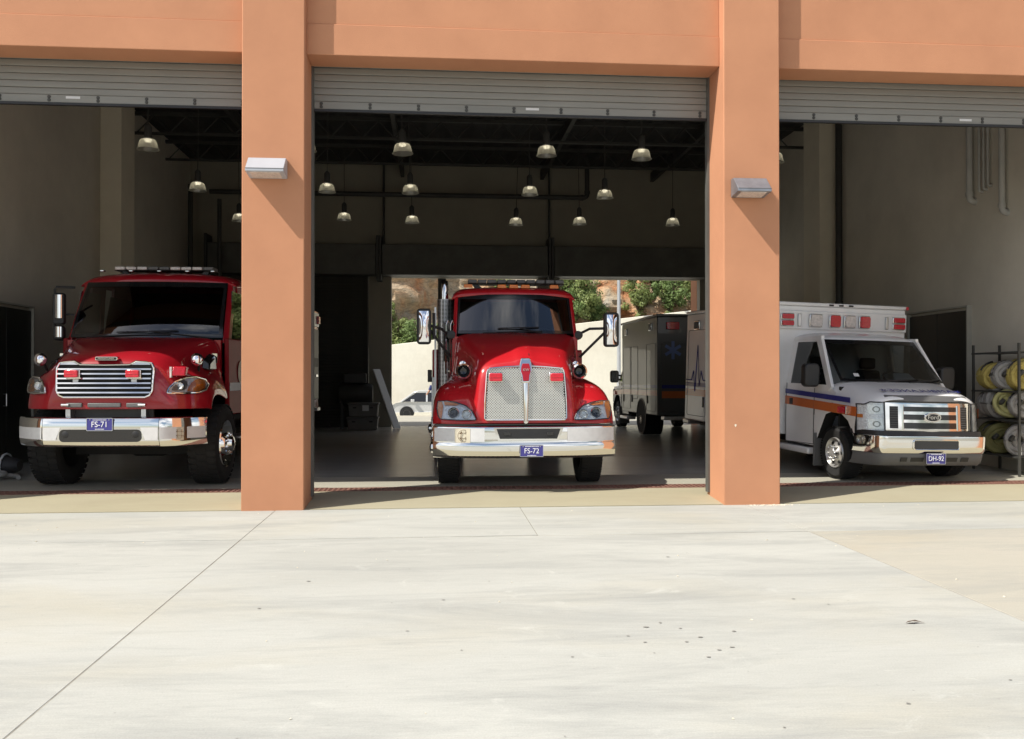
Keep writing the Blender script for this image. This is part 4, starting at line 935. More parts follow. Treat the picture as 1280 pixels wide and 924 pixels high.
    for sx in (-1, 1):
        MB().hexa([(sx * 1.085, 1.62, 2.0), (sx * 1.165, 1.67, 2.0), (sx * 1.165, 1.84, 2.0), (sx * 1.1, 1.80, 2.0), (sx * 1.038, 2.11, 2.94), (sx * 1.105, 2.15, 2.94), (sx * 1.105, 2.32, 2.94), (sx * 1.045, 2.28, 2.94)]).build('pillar', M['darkred'], t, bevel=.015)
        for i, (y0, y1) in enumerate(((1.60, 2.86), (2.88, 4.1))):
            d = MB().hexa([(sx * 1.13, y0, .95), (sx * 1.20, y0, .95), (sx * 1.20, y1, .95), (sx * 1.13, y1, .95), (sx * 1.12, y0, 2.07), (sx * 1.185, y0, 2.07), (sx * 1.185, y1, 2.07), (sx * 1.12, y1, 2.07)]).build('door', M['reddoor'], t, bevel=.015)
            yy0 = y0 + .30 if i == 0 else y0 + .12
            MB().hexa([(sx * 1.150, yy0 - .06, 2.071), (sx * 1.157, yy0 - .06, 2.071), (sx * 1.157, y1 - .1, 2.071), (sx * 1.150, y1 - .1, 2.071), (sx * 1.110, yy0 + .14, 2.80), (sx * 1.117, yy0 + .14, 2.80), (sx * 1.117, y1 - .1, 2.80), (sx * 1.11, y1 - .1, 2.80)]).build('door_window', M['glass'], d)
            MB().hexa([(sx * 1.125, y1 - .1, 2.07), (sx * 1.18, y1 - .1, 2.07), (sx * 1.18, y1 + .02, 2.07), (sx * 1.125, y1 + .02, 2.07), (sx * 1.085, y1 - .1, 2.95), (sx * 1.13, y1 - .1, 2.95), (sx * 1.13, y1 + .02, 2.95), (sx * 1.085, y1 + .02, 2.95)]).build('pillar', M['darkred'], t)
            yh = max(y0 + .3, 2.34)
            MB().hexa([(sx * 1.08, yh, 2.80), (sx * 1.12, yh, 2.80), (sx * 1.12, y1, 2.80), (sx * 1.08, y1, 2.80), (sx * 1.07, yh, 2.94), (sx * 1.11, yh, 2.94), (sx * 1.11, y1, 2.94), (sx * 1.07, y1, 2.94)]).build('window_header', M['darkred'], d)
            MB().tube([(sx * 1.2, y1 - .25, 1.75), (sx * 1.225, y1 - .25, 1.75), (sx * 1.225, y1 - .1, 1.75), (sx * 1.2, y1 - .1, 1.75)], .014, 8).build('door_handle', M['chrome'], d)
            if i == 0:
                em = MB().lathe((sx * 1.203, 2.25, 1.58), [(0, sx * .004), (.17, sx * .003), (.175, 0)], 'x', 24).build('door_emblem', M['sticker'], d)
        box('stripe', M['tape'], t, *sorted((sx * 1.20, sx * 1.207)), 1.62, 4.08, 1.30, 1.42)
    rc = []
    for x, z in ((0, 0), (.5, -.006), (.90, -.035), (1.06, -.075), (1.15, -.15), (1.165, -.22)):
        q = (x / 1.1) ** 2
        rc.append([(x, 1.98 + .15 * q, 2.90 + z * .15), (x, 1.96 + .15 * q, 2.96 + z * .4), (x, 2.01 + .15 * q, 3.04 + z * .8), (x, 2.18 + .1 * q, 3.10 + z), (x, 2.6, 3.13 + z), (x, 4.12, 3.13 + z), (x, 4.15, 2.92 + z * .3)])
    MB().grid(mirrored(rc)).build('roof', M['darkred'], t, sub=2, solid=.02)
    for x in (-.85, -.42, .0, .42, .80): MB().box(x - .03, x + .03, 2.12, 2.2, 3.10, 3.125).build('marker_lamp', M['chrome'], t, bevel=.008)
    box('rear_wall', M['dark'], t, -1.14, 1.14, 4.11, 4.16, .95, 2.95)
    box('cowl', M['darkred'], t, -1.09, 1.09, 1.53, 1.6, 1.5, 2.04)
    box('floor_pan', M['dark'], t, -1.1, 1.1, 1.52, 4.1, .85, .95)
    cab_interior(t, 1.13, 1.68, 3.0, .95, 2.0, (-.58, .58), 1.55)
    lightbar(t, .02, 2.3, 3.135, 1.50, [M['whitelens'], M['whitelens'], M['whitelens'], M['grey'], M['grey'], M['whitelens'], M['whitelens'], M['whitelens'], M['grey']], .032)
    # left towing mirror on a loop arm, and one on the right
    for sx in (-1,):
        xm = sx * 1.27
        mi = MB().prism(rrect(xm, 2.50, .16, .46, .04), 'y', 1.62, 1.72).build('wing_mirror', M['black'], t, bevel=.015)
        cc = [[(xm + u * .055 + .01, 1.618 - .03 * (1 - u * u), 2.53 + v * .17) for v in [-1 + k / 4 for k in range(9)]] for u in [-1 + k / 4 for k in range(9)]]
        MB().grid(cc).build('mirror_shell', M['mirror'], mi)
        lo = MB().prism(rrect(xm, 2.15, .15, .2, .04), 'y', 1.62, 1.72).build('convex_mirror', M['black'], mi, bevel=.015)
        cc = [[(xm + u * .045 + .005, 1.618 - .03 * (1 - u * u), 2.16 + v * .075) for v in [-1 + k / 4 for k in range(9)]] for u in [-1 + k / 4 for k in range(9)]]
        MB().grid(cc).build('mirror_shell', M['mirror'], mi)
        MB().tube([(sx * 1.08, 1.75, 2.82), (xm - .06, 1.70, 2.82), (xm - .08, 1.70, 2.78), (xm - .08, 1.70, 2.05), (sx * 1.15, 1.72, 2.03)], .018, 8).build('mirror_arm', M['black'], mi)
        MB().tube([(sx * 1.1, 1.76, 2.42), (xm + .05, 1.72, 2.42)], .014, 8).build('mirror_arm', M['black'], mi)
    # equipment body
    MB().box(-1.26, 1.26, 4.3, 8.9, .80, 2.98).build('equipment_body', M['darkred'], t, bevel=.02)
    for sx in (-1, 1):
        for (y0, y1) in ((4.45, 5.35), (5.42, 6.1), (7.45, 8.1), (8.14, 8.78)):
            xx = sorted((sx * 1.262, sx * 1.285))
            d = box('locker_door', M['lockergrey'], t, *xx, y0, y1, 1.0, 2.56, bevel=.012)
            xx2 = sorted((sx * 1.286, sx * 1.31)); MB().box(*xx2, (y0 + y1) / 2 - .12, (y0 + y1) / 2 + .12, 1.5, 1.55).build('locker_handle', M['chrome'], d)
            xx3 = sorted((sx * 1.2855, sx * 1.29)); MB().box(*xx3, y0 + .02, y1 - .02, 1.72, 1.92).build('stripe', M['tape'] if y0 in (4.45, 7.45) else M['grey'], d)
        xx = sorted((sx * 1.262, sx * 1.28)); box('upper_panel', M['alu'], t, *xx, 4.4, 8.85, 2.62, 2.93, bevel=.01)
        b2 = MB().box(*sorted((sx * 1.281, sx * 1.33)), 8.55, 8.75, 2.68, 2.86).build('side_flasher', M['redlens'], t, bevel=.01)
        MB().lathe((sx * 1.25, 6.77, .62), [(.60, 0), (.64, sx * .05), (.60, sx * .055), (.58, 0)], 'x', 32).build('wheel_arch', M['alu'], t)
    box('tailboard', M['alu'], t, -1.24, 1.24, 8.91, 9.3, .72, .80, bevel=.01)
    box('chassis', M['dark'], t, -.45, .45, .35, 8.8, .62, .95)
    box('axle_beam', M['dark'], t, -.8, .8, 1.15, 1.35, .42, .58)
    box('transfer_case', M['dark'], t, -.25, .3, 1.6, 2.4, .35, .7, bevel=.08)
    for sx in (-1, 1): MB().tube([(sx * .62, .85, .62), (sx * .62, 1.9, .62)], .06, 8).build('leaf_spring', M['dark'], t)
    for sx in (-1, 1):
        MB().box(sx * 1.2 - .11, sx * 1.2 + .11, 1.75, 2.8, .6, .63).build('step', M['alu'], t)
        make_wheel(t, (sx * 1.06, 1.25, .56), .56, .38, sx, 'chrome', 'offroad')
        make_wheel(t, (sx * .98, 6.77, .56), .56, .56, sx, 'chrome')
    return t
fire_truck_left()
# ------------------------------------------------------------------ ambulances
def star_of_life(parent, P, r, m):
    """six barred blue star; P(u, w) maps star coordinates to a point"""
    o = MB()
    for k in range(3):
        a = math.pi / 3 * k; c, s = math.cos(a), math.sin(a); w = r * .17
        q = [(-w, -r), (w, -r), (w, r), (-w, r)]
        o.add([P(x * c - z * s, x * s + z * c, k * .0004) for x, z in q], [(0, 1, 2, 3)])
    return tag(o.build('star_of_life', m, parent, smooth=False), kind='stuff')
def ambulance(loc, rz, label, front, zt):
    global XF
    t = tag(empty('ambulance', loc, rz), label, 'ambulance')
    LB, BL = 2.4, 3.6          # box front, box length
    pitch = Matrix.Rotation(R(1.2 if front else .3), 4, 'X'); roll = Matrix.Rotation(R(1.3 if front else 0), 4, 'Y')
    XF = Matrix.Translation((0, .95, .45)) @ roll @ pitch @ Matrix.Translation((0, -.95, -.45))
    W = M['white'] if front else M['shadewhite']
    # --- hood and front fenders as one skin
    Hs = {0: [(.17, 1.20), (.22, 1.26), (.40, 1.32), (.65, 1.38), (.95, 1.44)],
          .45: [(.17, 1.20), (.22, 1.26), (.40, 1.32), (.65, 1.38), (.96, 1.44)],
          .66: [(.19, 1.18), (.24, 1.245), (.42, 1.305), (.67, 1.365), (.99, 1.43)],
          .80: [(.25, 1.12), (.29, 1.19), (.45, 1.25), (.70, 1.33), (1.12, 1.43)],
          .90: [(.33, 1.10), (.36, 1.14), (.50, 1.185), (.73, 1.23), (1.25, 1.37)],
          .972: [(.43, 1.06), (.44, 1.075), (.54, 1.09), (.75, 1.13), (1.30, 1.25)],
          .986: [(.45, .99), (.46, 1.0), (.55, 1.02), (.75, 1.06), (1.30, 1.12)]}
    cols = [[(x, y, z) for y, z in Hs[x]] for x in sorted(Hs)]
    MB().grid(mirrored(cols)).build('hood', W, t, sub=2, solid=.012)
    for sx in (-1, 1):
        # fender side above the wheel arch
        xo = sx * .982
        top = [(.43, 1.0), (.6, 1.02), (.75, 1.035), (.95, 1.05), (1.15, 1.07), (1.35, 1.10), (1.50, 1.12)]
        low = [(.44, .58), (.5, .70), (.62, .86), (.80, .955), (1.0, .978), (1.2, .92), (1.5, .40)]
        f2 = MB().grid([[(xo, a[0], a[1]), (xo + sx * .012, (a[0] + b[0]) / 2, (a[1] + b[1]) / 2), (xo, b[0], b[1])] for a, b in zip(top, low)])
        f2.build('fender', W, t)
        MB().grid([[(xo, b[0], b[1]), (sx * .80, b[0], b[1])] for b in low]).build('arch_liner', M['dark'], t)
        # door with window
        d = MB().grid([[(sx * (.982 + .012 * math.sin(v * math.pi)), y, .42 + (1.36 - .42) * v - (.02 if y < 1.7 else 0) * v) for v in [k / 6 for k in range(7)]] for y in (1.51, 1.9, 2.35)])
        d.grid([[(sx * .982, y, .40), (sx * .90, y, .40)] for y in (1.51, 2.35)])
        D = d.build('door', W, t)
        # window frame: A-pillar to B-pillar, built as bars round the glass
        def S_(y, z):       # tumblehome
            return sx * (.982 - .13 * max(0, (z - 1.34) / .74))
        def bar(a, b, wd, name='pillar', m=W):
            q = MB(); (ya, za), (yb, zb) = a, b; d_ = Vector((0, yb - ya, zb - za)).normalized(); nrm = Vector((0, -d_.z, d_.y)) * wd
            pts = []
            for off in (0.0, -sx * .05):
                for (yy, zz) in (a, b):
                    for s_ in (-1, 1):
                        y_, z_ = yy + nrm.y * s_, zz + nrm.z * s_; pts.append((S_(y_, z_) + off, y_, z_))
            q.add(pts, [(0, 1, 3, 2), (4, 6, 7, 5), (0, 4, 5, 1), (2, 3, 7, 6), (0, 2, 6, 4), (1, 5, 7, 3)])
            return q.build(name, m, D)
        bar((1.12, 1.30), (1.66, 2.06), .055); bar((2.33, 1.30), (2.33, 2.10), .06); bar((1.60, 2.065), (2.38, 2.065), .045)
        g = MB().add([(S_(1.22, 1.36) - sx * .012, 1.22, 1.345), (S_(2.3, 1.36) - sx * .012, 2.3, 1.345), (S_(2.3, 2.04) - sx * .012, 2.3, 2.04), (S_(1.66, 2.04) - sx * .012, 1.68, 2.04)], [(0, 1, 2, 3)])
        g.build('door_window', M['glass'], D)
        MB().add([(sx * .984, 1.06, 1.08), (sx * .984, 1.55, 1.12), (sx * .984, 1.55, 1.36), (sx * .984, 1.18, 1.36), (sx * .95, 1.0, 1.25)], [(0, 1, 2, 3, 4)]).build('cowl_side', W, t)
        MB().tube([(sx * .990, 1.515, 1.30), (sx * .998, 1.515, .9), (sx * .988, 1.515, .44), (sx * .988, 2.34, .42), (sx * .998, 2.345, .9), (sx * .988, 2.35, 1.36)], .006, 4).build('door_seam', M['grey'], D)
        box('door_handle', M['black'], D, *sorted((sx * .985, sx * 1.005)), 2.14, 2.24, 1.02, 1.12, bevel=.008)
        box('vent_slot', M['black'], t, *sorted((sx * .985, sx * .997)), 1.14, 1.29, 1.17, 1.215, bevel=.006)
        # stripes follow the body side
        for nm, m_, z0, h0, y0, y1, dz in (('blue_stripe', M['blue'], 1.115, .075, .56, 2.38, .075), ('orange_stripe', M['orange'], .935, .135, .40, 2.38, .085)):
            MB().grid([[(sx * (.9955 + (.004 if .5 < (y - .43) < 1.5 else 0)), y, z0 + dz * (y - .4) / 2 + q * h0) for q in (0, .5, 1)] for y in [y0 + (y1 - y0) * k / 12 for k in range(13)]]).build(nm, m_, t, smooth=False)
        fl = MB().box(*sorted((sx * .99, sx * 1.03)), .63, .83, .965, 1.06).build('side_flasher', M['redlens'], t, bevel=.01)
        MB().box(*sorted((sx * .99, sx * 1.035)), .60, .628, .955, 1.07).build('flasher_bezel', M['chrome'], fl, bevel=.004)
        # running board, mud flap, mirror
        MB().box(*sorted((sx * .80, sx * 1.06)), 1.55, 2.45, .28, .38).build('running_board', M['white'], t, bevel=.03)
        MB().box(*sorted((sx * .74, sx * 1.03)), 1.42, 1.445, .12, .62).build('mud_flap', M['grey'], t, bevel=.006)
        xm = sx * 1.17
        mi = MB().prism(rrect(xm, 1.50, .25, .36, .07), 'y', 1.28, 1.42).build('wing_mirror', M['black'], t, bevel=.03, seg=3)
        MB().prism(rrect(xm, 1.50, .20, .31, .05), 'y', 1.421, 1.425).build('mirror_glass', M['mirror'], mi)
        for zz in (1.42, 1.54): MB().tube([(xm - sx * .1, 1.36, zz), (sx * .97, 1.42, zz - .02)], .025, 8).build('mirror_arm', M['black'], mi)
    P = windscreen(t, .87, .80, .88, 1.52, 1.425, 2.06, .14, .04)
    wipers(t, P, [(-.4, 0, .2, .06, -.2, .5), (.2, 0, .75, .06, .4, .95)])
    rc = []
    for x, z in ((0, 0), (.4, -.004), (.68, -.02), (.80, -.05), (.855, -.10), (.865, -.14)):
        rc.append([(x, 1.53 + .17 * (x / .85) ** 2, 2.045), (x, 1.54 + .15 * (x / .85) ** 2, 2.085 + z * .3), (x, 1.68 + .1 * (x / .85) ** 2, 2.15 + z * .7), (x, 2.0, 2.19 + z), (x, 2.45, 2.2 + z), (x, 2.46, 2.1 + z)])
    MB().grid(mirrored(rc)).build('cab_roof', W, t, sub=2, solid=.015)
    cab_interior(t, .95, 1.05, 2.38, .45, 1.36, (-.45, .45), .98)
    MB().add([(.12, 1.12, 1.455), (.50, 1.14, 1.455), (.46, 1.28, 1.56), (.18, 1.26, 1.56)], [(0, 1, 2, 3)]).build('paper_sheet', M['paper'], t, smooth=False)
    MB().box(.05, .55, 1.10, 1.3, 1.41, 1.452).build('folder', M['blue'], t)
    MB().add([(-.66, .985, 1.50), (-.58, .975, 1.50), (-.58, 1.02, 1.545), (-.66, 1.03, 1.545)], [(0, 1, 2, 3)]).build('sticker', M['tape'], t, smooth=False)
    box('firewall', M['dark'], t, -.9, .9, .95, 1.0, .45, 1.34)
    box('cab_floor', M['dark'], t, -.92, .92, 1.0, 2.4, .38, .45)
    # --- grille, headlights, bumper
    def ys(z, x=0): return .10 + .035 * (z - .735) / .43 + .085 * (x / .69) ** 2
    gx = [-.69 + 1.38 * k / 20 for k in range(21)]
    gz = [(.733, .06), (.736, .012), (.75, -.004), (.78, -.006), (.95, -.004), (1.12, -.006), (1.15, -.004), (1.164, .012), (1.167, .06)]
    gf = MB().grid([[(x, ys(z, x) + dy, z) for z, dy in gz] for x in gx]).build('grille', M['chrome'], t)
    def slot(name, x0, x1, z0, z1, m, d=.008, par=None):
        n_ = 8; xs2 = [x0 + (x1 - x0) * k / n_ for k in range(n_ + 1)]
        return MB().loft([[(x, ys(z0, x) - d, z0), (x, ys(z1, x) - d, z1), (x, ys(z1, x) + .03, z1), (x, ys(z0, x) + .03, z0)] for x in xs2]).build(name, m, par or gf, bevel=.004)
    for z0, z1 in ((.79, .875), (.915, .99), (1.03, 1.10)): slot('grille_opening', -.42, .42, z0, z1, M['gloss_black'])
    for sx in (-1, 1):
        s_ = slot('side_vent', sx * .56 - .06, sx * .56 + .06, .79, 1.10, M['black'])
        for k in range(9): slot('vent_fin', sx * .56 - .055, sx * .56 + .055, .805 + k * .033, .812 + k * .033, M['grey'], .012, s_)
        MB().tube([(sx * .435, ys(.77, .435) - .006, .77), (sx * .435, ys(1.12, .435) - .006, 1.12)], .013, 6).build('grille_post', M['chrome'], gf)
    MB().loft([[(x, ys(1.17, x) - .002, 1.168), (x * .94, ys(1.17, x) + .04, 1.25), (x * .94, ys(1.17, x) + .12, 1.26), (x, ys(1.17, x) + .12, 1.168)] for x in gx]).build('hood_moulding', M['grey'], t, bevel=.012)
    def oval(a, b, y, y2, name, m, par): return MB().prism([(a * math.cos(2 * math.pi * k / 32), .952 + b * math.sin(2 * math.pi * k / 32)) for k in range(32)], 'y', y, y2).build(name, m, par, bevel=.006)
    ob = oval(.135, .068, .082, .13, 'badge', M['chrome'], gf); oval(.115, .051, .078, .1, 'badge_field', M['black'], ob)
    text('lettering', 'Ford', .085, Vector((0, .0765, .955)), FACE @ Matrix.Shear('XZ', 3, (0.0, 0.0)) if False else FACE, M['chrome'], ob, sx=1.1)
    def hy(x, z):
        ax = abs(x); return .19 + (.24 * ((ax - .69) / .29) ** 1.6 if ax > .69 else 0) + .04 * (z - .74) / .4 - .02
    for sx in (-1, 1):
        xs_ = [.698, .75, .80, .86, .91, .955, .985]
        hl = MB().grid([[(sx * x, hy(x, z), z) for z in (.745, .84, .95, 1.06, 1.115 if x > .86 else 1.15)] for x in xs_]).build('headlight', M['reflector'], t)
        MB().grid([[(sx * x, hy(x, z) - .03, z) for z in (.745, .84, .95, 1.06, 1.115 if x > .86 else 1.15)] for x in xs_]).build('lens', M['clear'], hl)
        MB().grid([[(sx * x, hy(x, z) - .012, z) for z in (.925, .975)] for x in (.925, .945, .965, .983)]).build('indicator', M['amber'], hl)
        for za, zb_ in ((.775, .915), (.985, 1.115)):
            MB().grid([[(sx * x, hy(x, z) - .010, z) for z in (za, (za + zb_) / 2, zb_)] for x in (.715, .77, .82, .88)]).build('lamp_cell', M['headlamp'], hl)
            MB().grid([[(sx * (.795 + rr * math.cos(q)), hy(.795 + rr * math.cos(q), (za + zb_) / 2) - .016, (za + zb_) / 2 + rr * math.sin(q)) for rr in (.030, .042)] for q in [2 * math.pi * k / 20 for k in range(21)]]).build('bulb_ring', M['lampbase'], hl)
        ring = [(sx * x, hy(x, .745) - .015, .745) for x in xs_] + [(sx * .985, hy(.985, 1.0) - .015, 1.115)] + [(sx * x, hy(x, 1.13) - .015, 1.115 if x > .86 else 1.15) for x in reversed(xs_)]
        MB().tube(ring + [ring[0]], .009, 6).build('headlight_rim', M['black'], hl)
    def by(x):
        ax = abs(x); return .02 * (ax / .8) ** 2 + (.42 * ((ax - .78) / .22) ** 1.8 if ax > .78 else 0)
    xb = [-1.0 + 2.0 * k / 48 for k in range(49)]
    prof = [(.12, .705), (.03, .70), (.0, .69), (-.004, .66), (.0, .56), (.006, .49), (.03, .455), (.12, .45)]
    bp = MB().grid([[(x, by(x) + dy, z) for dy, z in prof] for x in xb]).build('bumper', M['chrome'], t)
    MB().prism(rrect(.0, .575, .70, .115, .02), 'y', -.008, .02).build('bumper_opening', M['gloss_black'], bp)
    rim = [Vector((a, -.006, b)) for a, b in rrect(.0, .575, .72, .135, .03)]; MB().tube(rim + [rim[0]], .010, 6).build('opening_rim', M['chrome'], bp)
    MB().grid([[(x, by(x) + dy, z) for dy, z in ((.08, .70), (.10, .76))] for x in xb]).build('filler_strip', M['black'], t)
    va = MB().grid([[(x * .985, by(x) + dy, z) for dy, z in ((.10, .455), (.035, .45), (.03, .42), (.06, .33), (.12, .275), (.3, .26))] for x in xb]).build('valance', M['grey'], t)
    for x0, x1 in ((-.52, -.42), (-.36, -.16), (.16, .38), (.44, .56)): MB().hexa([(x0, .058, .335), (x1, .058, .335), (x1, .1, .335), (x0, .1, .335), (x0, .036, .395), (x1, .036, .395), (x1, .1, .395), (x0, .1, .395)]).build('valance_slot', M['black'], va)
    if front: make_plate(t, .0, -.006, .385, 'DH-92', .31, .155)
    MB().grid([[(x, by(x) - .004, z) for z in (.47, .57, .685)] for x in (.955, .975, .992)]).build('reflector_strip', M['redlens'], bp)
    # mirrored writing along the hood front
    if front:
        rot = Matrix.Rotation(R(16), 3, 'X')
        text('lettering', 'AMBULANCE', .155, Vector((-.01, .345, 1.318)), rot, M['blue'], t, sx=-1.05, spacing=1.12)
        for xx in (-.60, .58):
            star_of_life(t, lambda u, w, o, xx=xx: (xx + u, .36 + w * .95, 1.312 + w * .27 + .006 + o), .06, M['blue'])
    # --- patient box
    zb = .52; hw = 1.19; dz = zt - 2.74
    bx = MB().box(-hw, hw, LB, LB + BL, zb, zt).build('patient_box', W, t, bevel=.025, seg=3)
    MB().box(-hw - .012, hw + .012, LB - .03, LB + BL + .03, zt + .001, zt + .06).build('roof_rail', W, t, bevel=.015)
    MB().box(-hw + .01, hw - .01, LB - .045, LB - .001, 2.36 + dz, 2.66 + dz).build('light_panel', W, bx, bevel=.012)
    fy = LB - .050
    for x0, x1, m_ in ((-.73, -.50, 'whitelens'), (-.37, -.17, 'redlens'), (-.10, .105, 'whitelens'), (.175, .375, 'redlens')):
        b_ = flash_light(t, x0 + .10, x1 + .10, fy - .03, 2.40 + dz, 2.61 + dz, M[m_], d=.03)
    for sx in (-1, 1):
        for z0, z1 in ((2.40 + dz, 2.50 + dz), (2.51 + dz, 2.61 + dz)):
            xc = sx * 1.02 + .0
            flash_light(t, xc - .115, xc + .115, fy - .02, z0, z1, M['redlens'], d=.03)
        box('bezel', M['alu'], bx, sx * .80 - .03, sx * .80 + .03, fy - .02, fy + .004, 2.40 + dz, 2.61 + dz, bevel=.01)
        MB().box(*sorted((sx * 1.17, sx * 1.215)), LB - .05, LB - .031, zt + .0, zt + .055).build('corner_marker', M['redlens'], t, bevel=.006)
    for x in (-.22, -.04, .14): MB().box(x - .04, x + .04, LB - .048, LB - .031, zt + .012, zt + .04).build('marker_lamp', M['black'], t, bevel=.006)
    for sx in (-1, 1):
        xa = sx * (hw + .0015)
        # stripes and a heart trace along the side
        for nm, m_, z0, z1 in (('blue_stripe', M['blue'], 1.19, 1.27), ('orange_stripe', M['orange'], 1.005, 1.14)):
            MB().add([(xa, LB + .03, z0), (xa, LB + BL - .03, z0), (xa, LB + BL - .03, z1), (xa, LB + .03, z1)], [(0, 1, 2, 3)]).build(nm, m_, bx, smooth=False)
        tr = [(.05, 1.32), (.22, 1.32), (.28, 1.42), (.34, 1.25), (.42, 1.90), (.50, 1.15), (.58, 1.48), (.64, 1.32), (2.5, 1.32), (2.75, 1.32), (2.84, 1.50), (2.92, 1.20), (3.02, 2.0), (3.12, 1.10), (3.2, 1.5), (3.28, 1.32), (3.55, 1.32)]
        if front: MB().tube([(sx * (hw + .001), LB + a, b) for a, b in tr], .014, 4).build('pulse_line', M['blue'], bx)
        # compartment doors, drip rail and scene lights
        for y0, y1, z0, z1 in ((.12, .95, .62, 2.3), (1.05, 1.75, .9, 2.3), (2.62, 3.48, .62, 2.3)):
            d_ = MB().prism([(LB + a, b) for a, b in rrect((y0 + y1) / 2, (z0 + z1) / 2, y1 - y0, z1 - z0, .05)], 'x', sx * (hw - .01), sx * (hw + .0008)).build('locker_door', W, bx, bevel=.0)
            ln = [Vector((sx * (hw + .001), LB + a, b)) for a, b in rrect((y0 + y1) / 2, (z0 + z1) / 2, y1 - y0, z1 - z0, .05)]
            MB().tube(ln + [ln[0]], .006, 4).build('door_seal', M['grey'], d_)
            box('door_handle', M['black'], d_, *sorted((sx * hw, sx * (hw + .02))), LB + y0 + .06, LB + y0 + .12, .80, 1.0, bevel=.008)
        for yy in (.55, 3.05):
            s_ = MB().box(*sorted((sx * (hw + .001), sx * (hw + .04))), LB + yy - .12, LB + yy + .12, 2.42 + dz, 2.6 + dz).build('scene_light', M['chrome'], t, bevel=.012)
            MB().box(*sorted((sx * (hw + .0401), sx * (hw + .05))), LB + yy - .1, LB + yy + .1, 2.44 + dz, 2.58 + dz).build('lens', M['whitelens'] if yy < 1 else M['grey'], s_, bevel=.006)
        MB().lathe((sx * (hw - .02), 4.50, .46), [(.45, 0), (.47, sx * .03), (.44, sx * .035), (.42, 0)], 'x', 32).build('wheel_arch', M['black'], t)
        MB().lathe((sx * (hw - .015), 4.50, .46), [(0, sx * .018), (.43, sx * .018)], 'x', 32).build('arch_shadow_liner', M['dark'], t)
    # rear
    yr = LB + BL
    for sx in (-1, 1):
        rd = MB().box(sx * .56 - .53, sx * .56 + .53, yr + .001, yr + .03, .62, 2.3).build('rear_door', W, bx, bevel=.012)
        MB().box(sx * .56 - .32, sx * .56 + .32, yr + .0301, yr + .035, 1.5, 2.1).build('door_window', M['gloss_black'], rd, bevel=.004) if front else None
        MB().box(sx * .80 - .16, sx * .80 + .16, yr + .001, yr + .05, 2.42 + dz, 2.60 + dz).build('flasher', M['redlens'], t, bevel=.012)
        if not front:
            star_of_life(rd, lambda u, w, o, sx=sx: (sx * .80 + u, yr + .032 + o, 2.12 + w), .22, M['dullblue'])
        for nm, m_, z0, z1 in (('blue_stripe', M['blue'], 1.19, 1.27), ('orange_stripe', M['orange'], .95, 1.12)):
            MB().add([(sx * .56 - .52, yr + .0315, z0), (sx * .56 + .52, yr + .0315, z0), (sx * .56 + .52, yr + .0315, z1), (sx * .56 - .52, yr + .0315, z1)], [(0, 1, 2, 3)]).build(nm, m_, rd, smooth=False)
    MB().box(-.3, .3, yr + .001, yr + .05, 2.42 + dz, 2.60 + dz).build('flasher', M['amber'], t, bevel=.012)
    MB().box(-1.1, 1.1, yr + .001, yr + .3, .42, .52).build('rear_step', M['alu'], t, bevel=.02)
    box('chassis', M['dark'], t, -.55, .55, .4, yr - .1, .36, .6)
    XF = None
    for sx in (-1, 1):
        make_wheel(t, (sx * .86, .95, .39), .39, .24, sx, 'van')
        make_wheel(t, (sx * .93, 4.50, .39), .39, .46, sx, 'van')
    return t
ambulance((6.95, 11.96, .08), R(7.4), 'white ambulance with orange and blue stripes facing out of the right bay', True, 2.62)
ambulance((6.38, 27.5, .08), R(181.75), 'white ambulance, shade darkened into its paint, seen from behind, parked nose out through the rear door', False, 2.95)

# ------------------------------------------------------------------ hose rack
rk = tag(empty('hose_rack', (8.97, 13.4, .08)), 'dark steel shelf rack stacked with rolled hoses by the right wall', 'rack'); rk.location = (0, 0, 0)
for (x, y) in ((8.75, 12.8), (9.2, 12.8), (8.75, 13.95), (9.2, 13.95)):
    box('upright', M['steel'], rk, x - .016, x + .016, y - .016, y + .016, .085, 2.1)
for z in (.38, .93, 1.37, 1.97):
    sh_ = box('shelf', M['steel'], rk, 8.775, 9.175, 12.825, 13.925, z - .02, z, bevel=.004)
    box('shelf_lip', M['steel'], sh_, 8.727, 8.748, 12.782, 13.968, z - .026, z + .004)
def hose_roll(c, r, w, m, label, ax=(1, 0, 0), tilt=0, hub=True):
    t = tag(empty('hose_roll', c), label, 'hose', 'rolled hoses on the rack')
    A = Matrix.Rotation(tilt, 3, 'Z')
    tu = MB(); nl = 7; nw = 5
    rnd = random.Random(int(c[1] * 100 + c[2] * 1000))
    for j in range(nw):
        o = (j - (nw - 1) / 2) * w / nw
        for l in range(3):
            rr = r - .028 - l * .05 - rnd.uniform(0, .02)
            ph = rnd.uniform(0, 6)
            tu.tube([A @ Vector((o + .012 * math.sin(3 * a + ph), (rr + .014 * math.sin(2 * a + ph)) * math.cos(a), (rr + .014 * math.sin(2 * a + ph)) * math.sin(a))) for a in [2 * math.pi * k / 22 for k in range(23)]], w / nw * .62, 7, caps=False)
    tu.build('hose_coil', m, t)
    sp = MB()
    sp.tube([A @ Vector((-w * .5, r * .55, 0)), A @ Vector((-w * .62, r * .5, r * .1)), A @ Vector((-w * .66, r * .35, r * .3))], [.03, .036, .03], 8)
    sp.build('hose_coupling', M['steel'], t)
    MB().tube([A @ Vector((0, (r + .005) * math.cos(a), (r + .005) * math.sin(a))) for a in [.4 + .25 * k for k in range(5)]], .02, 6).build('strap', M['black'], t)
    return t
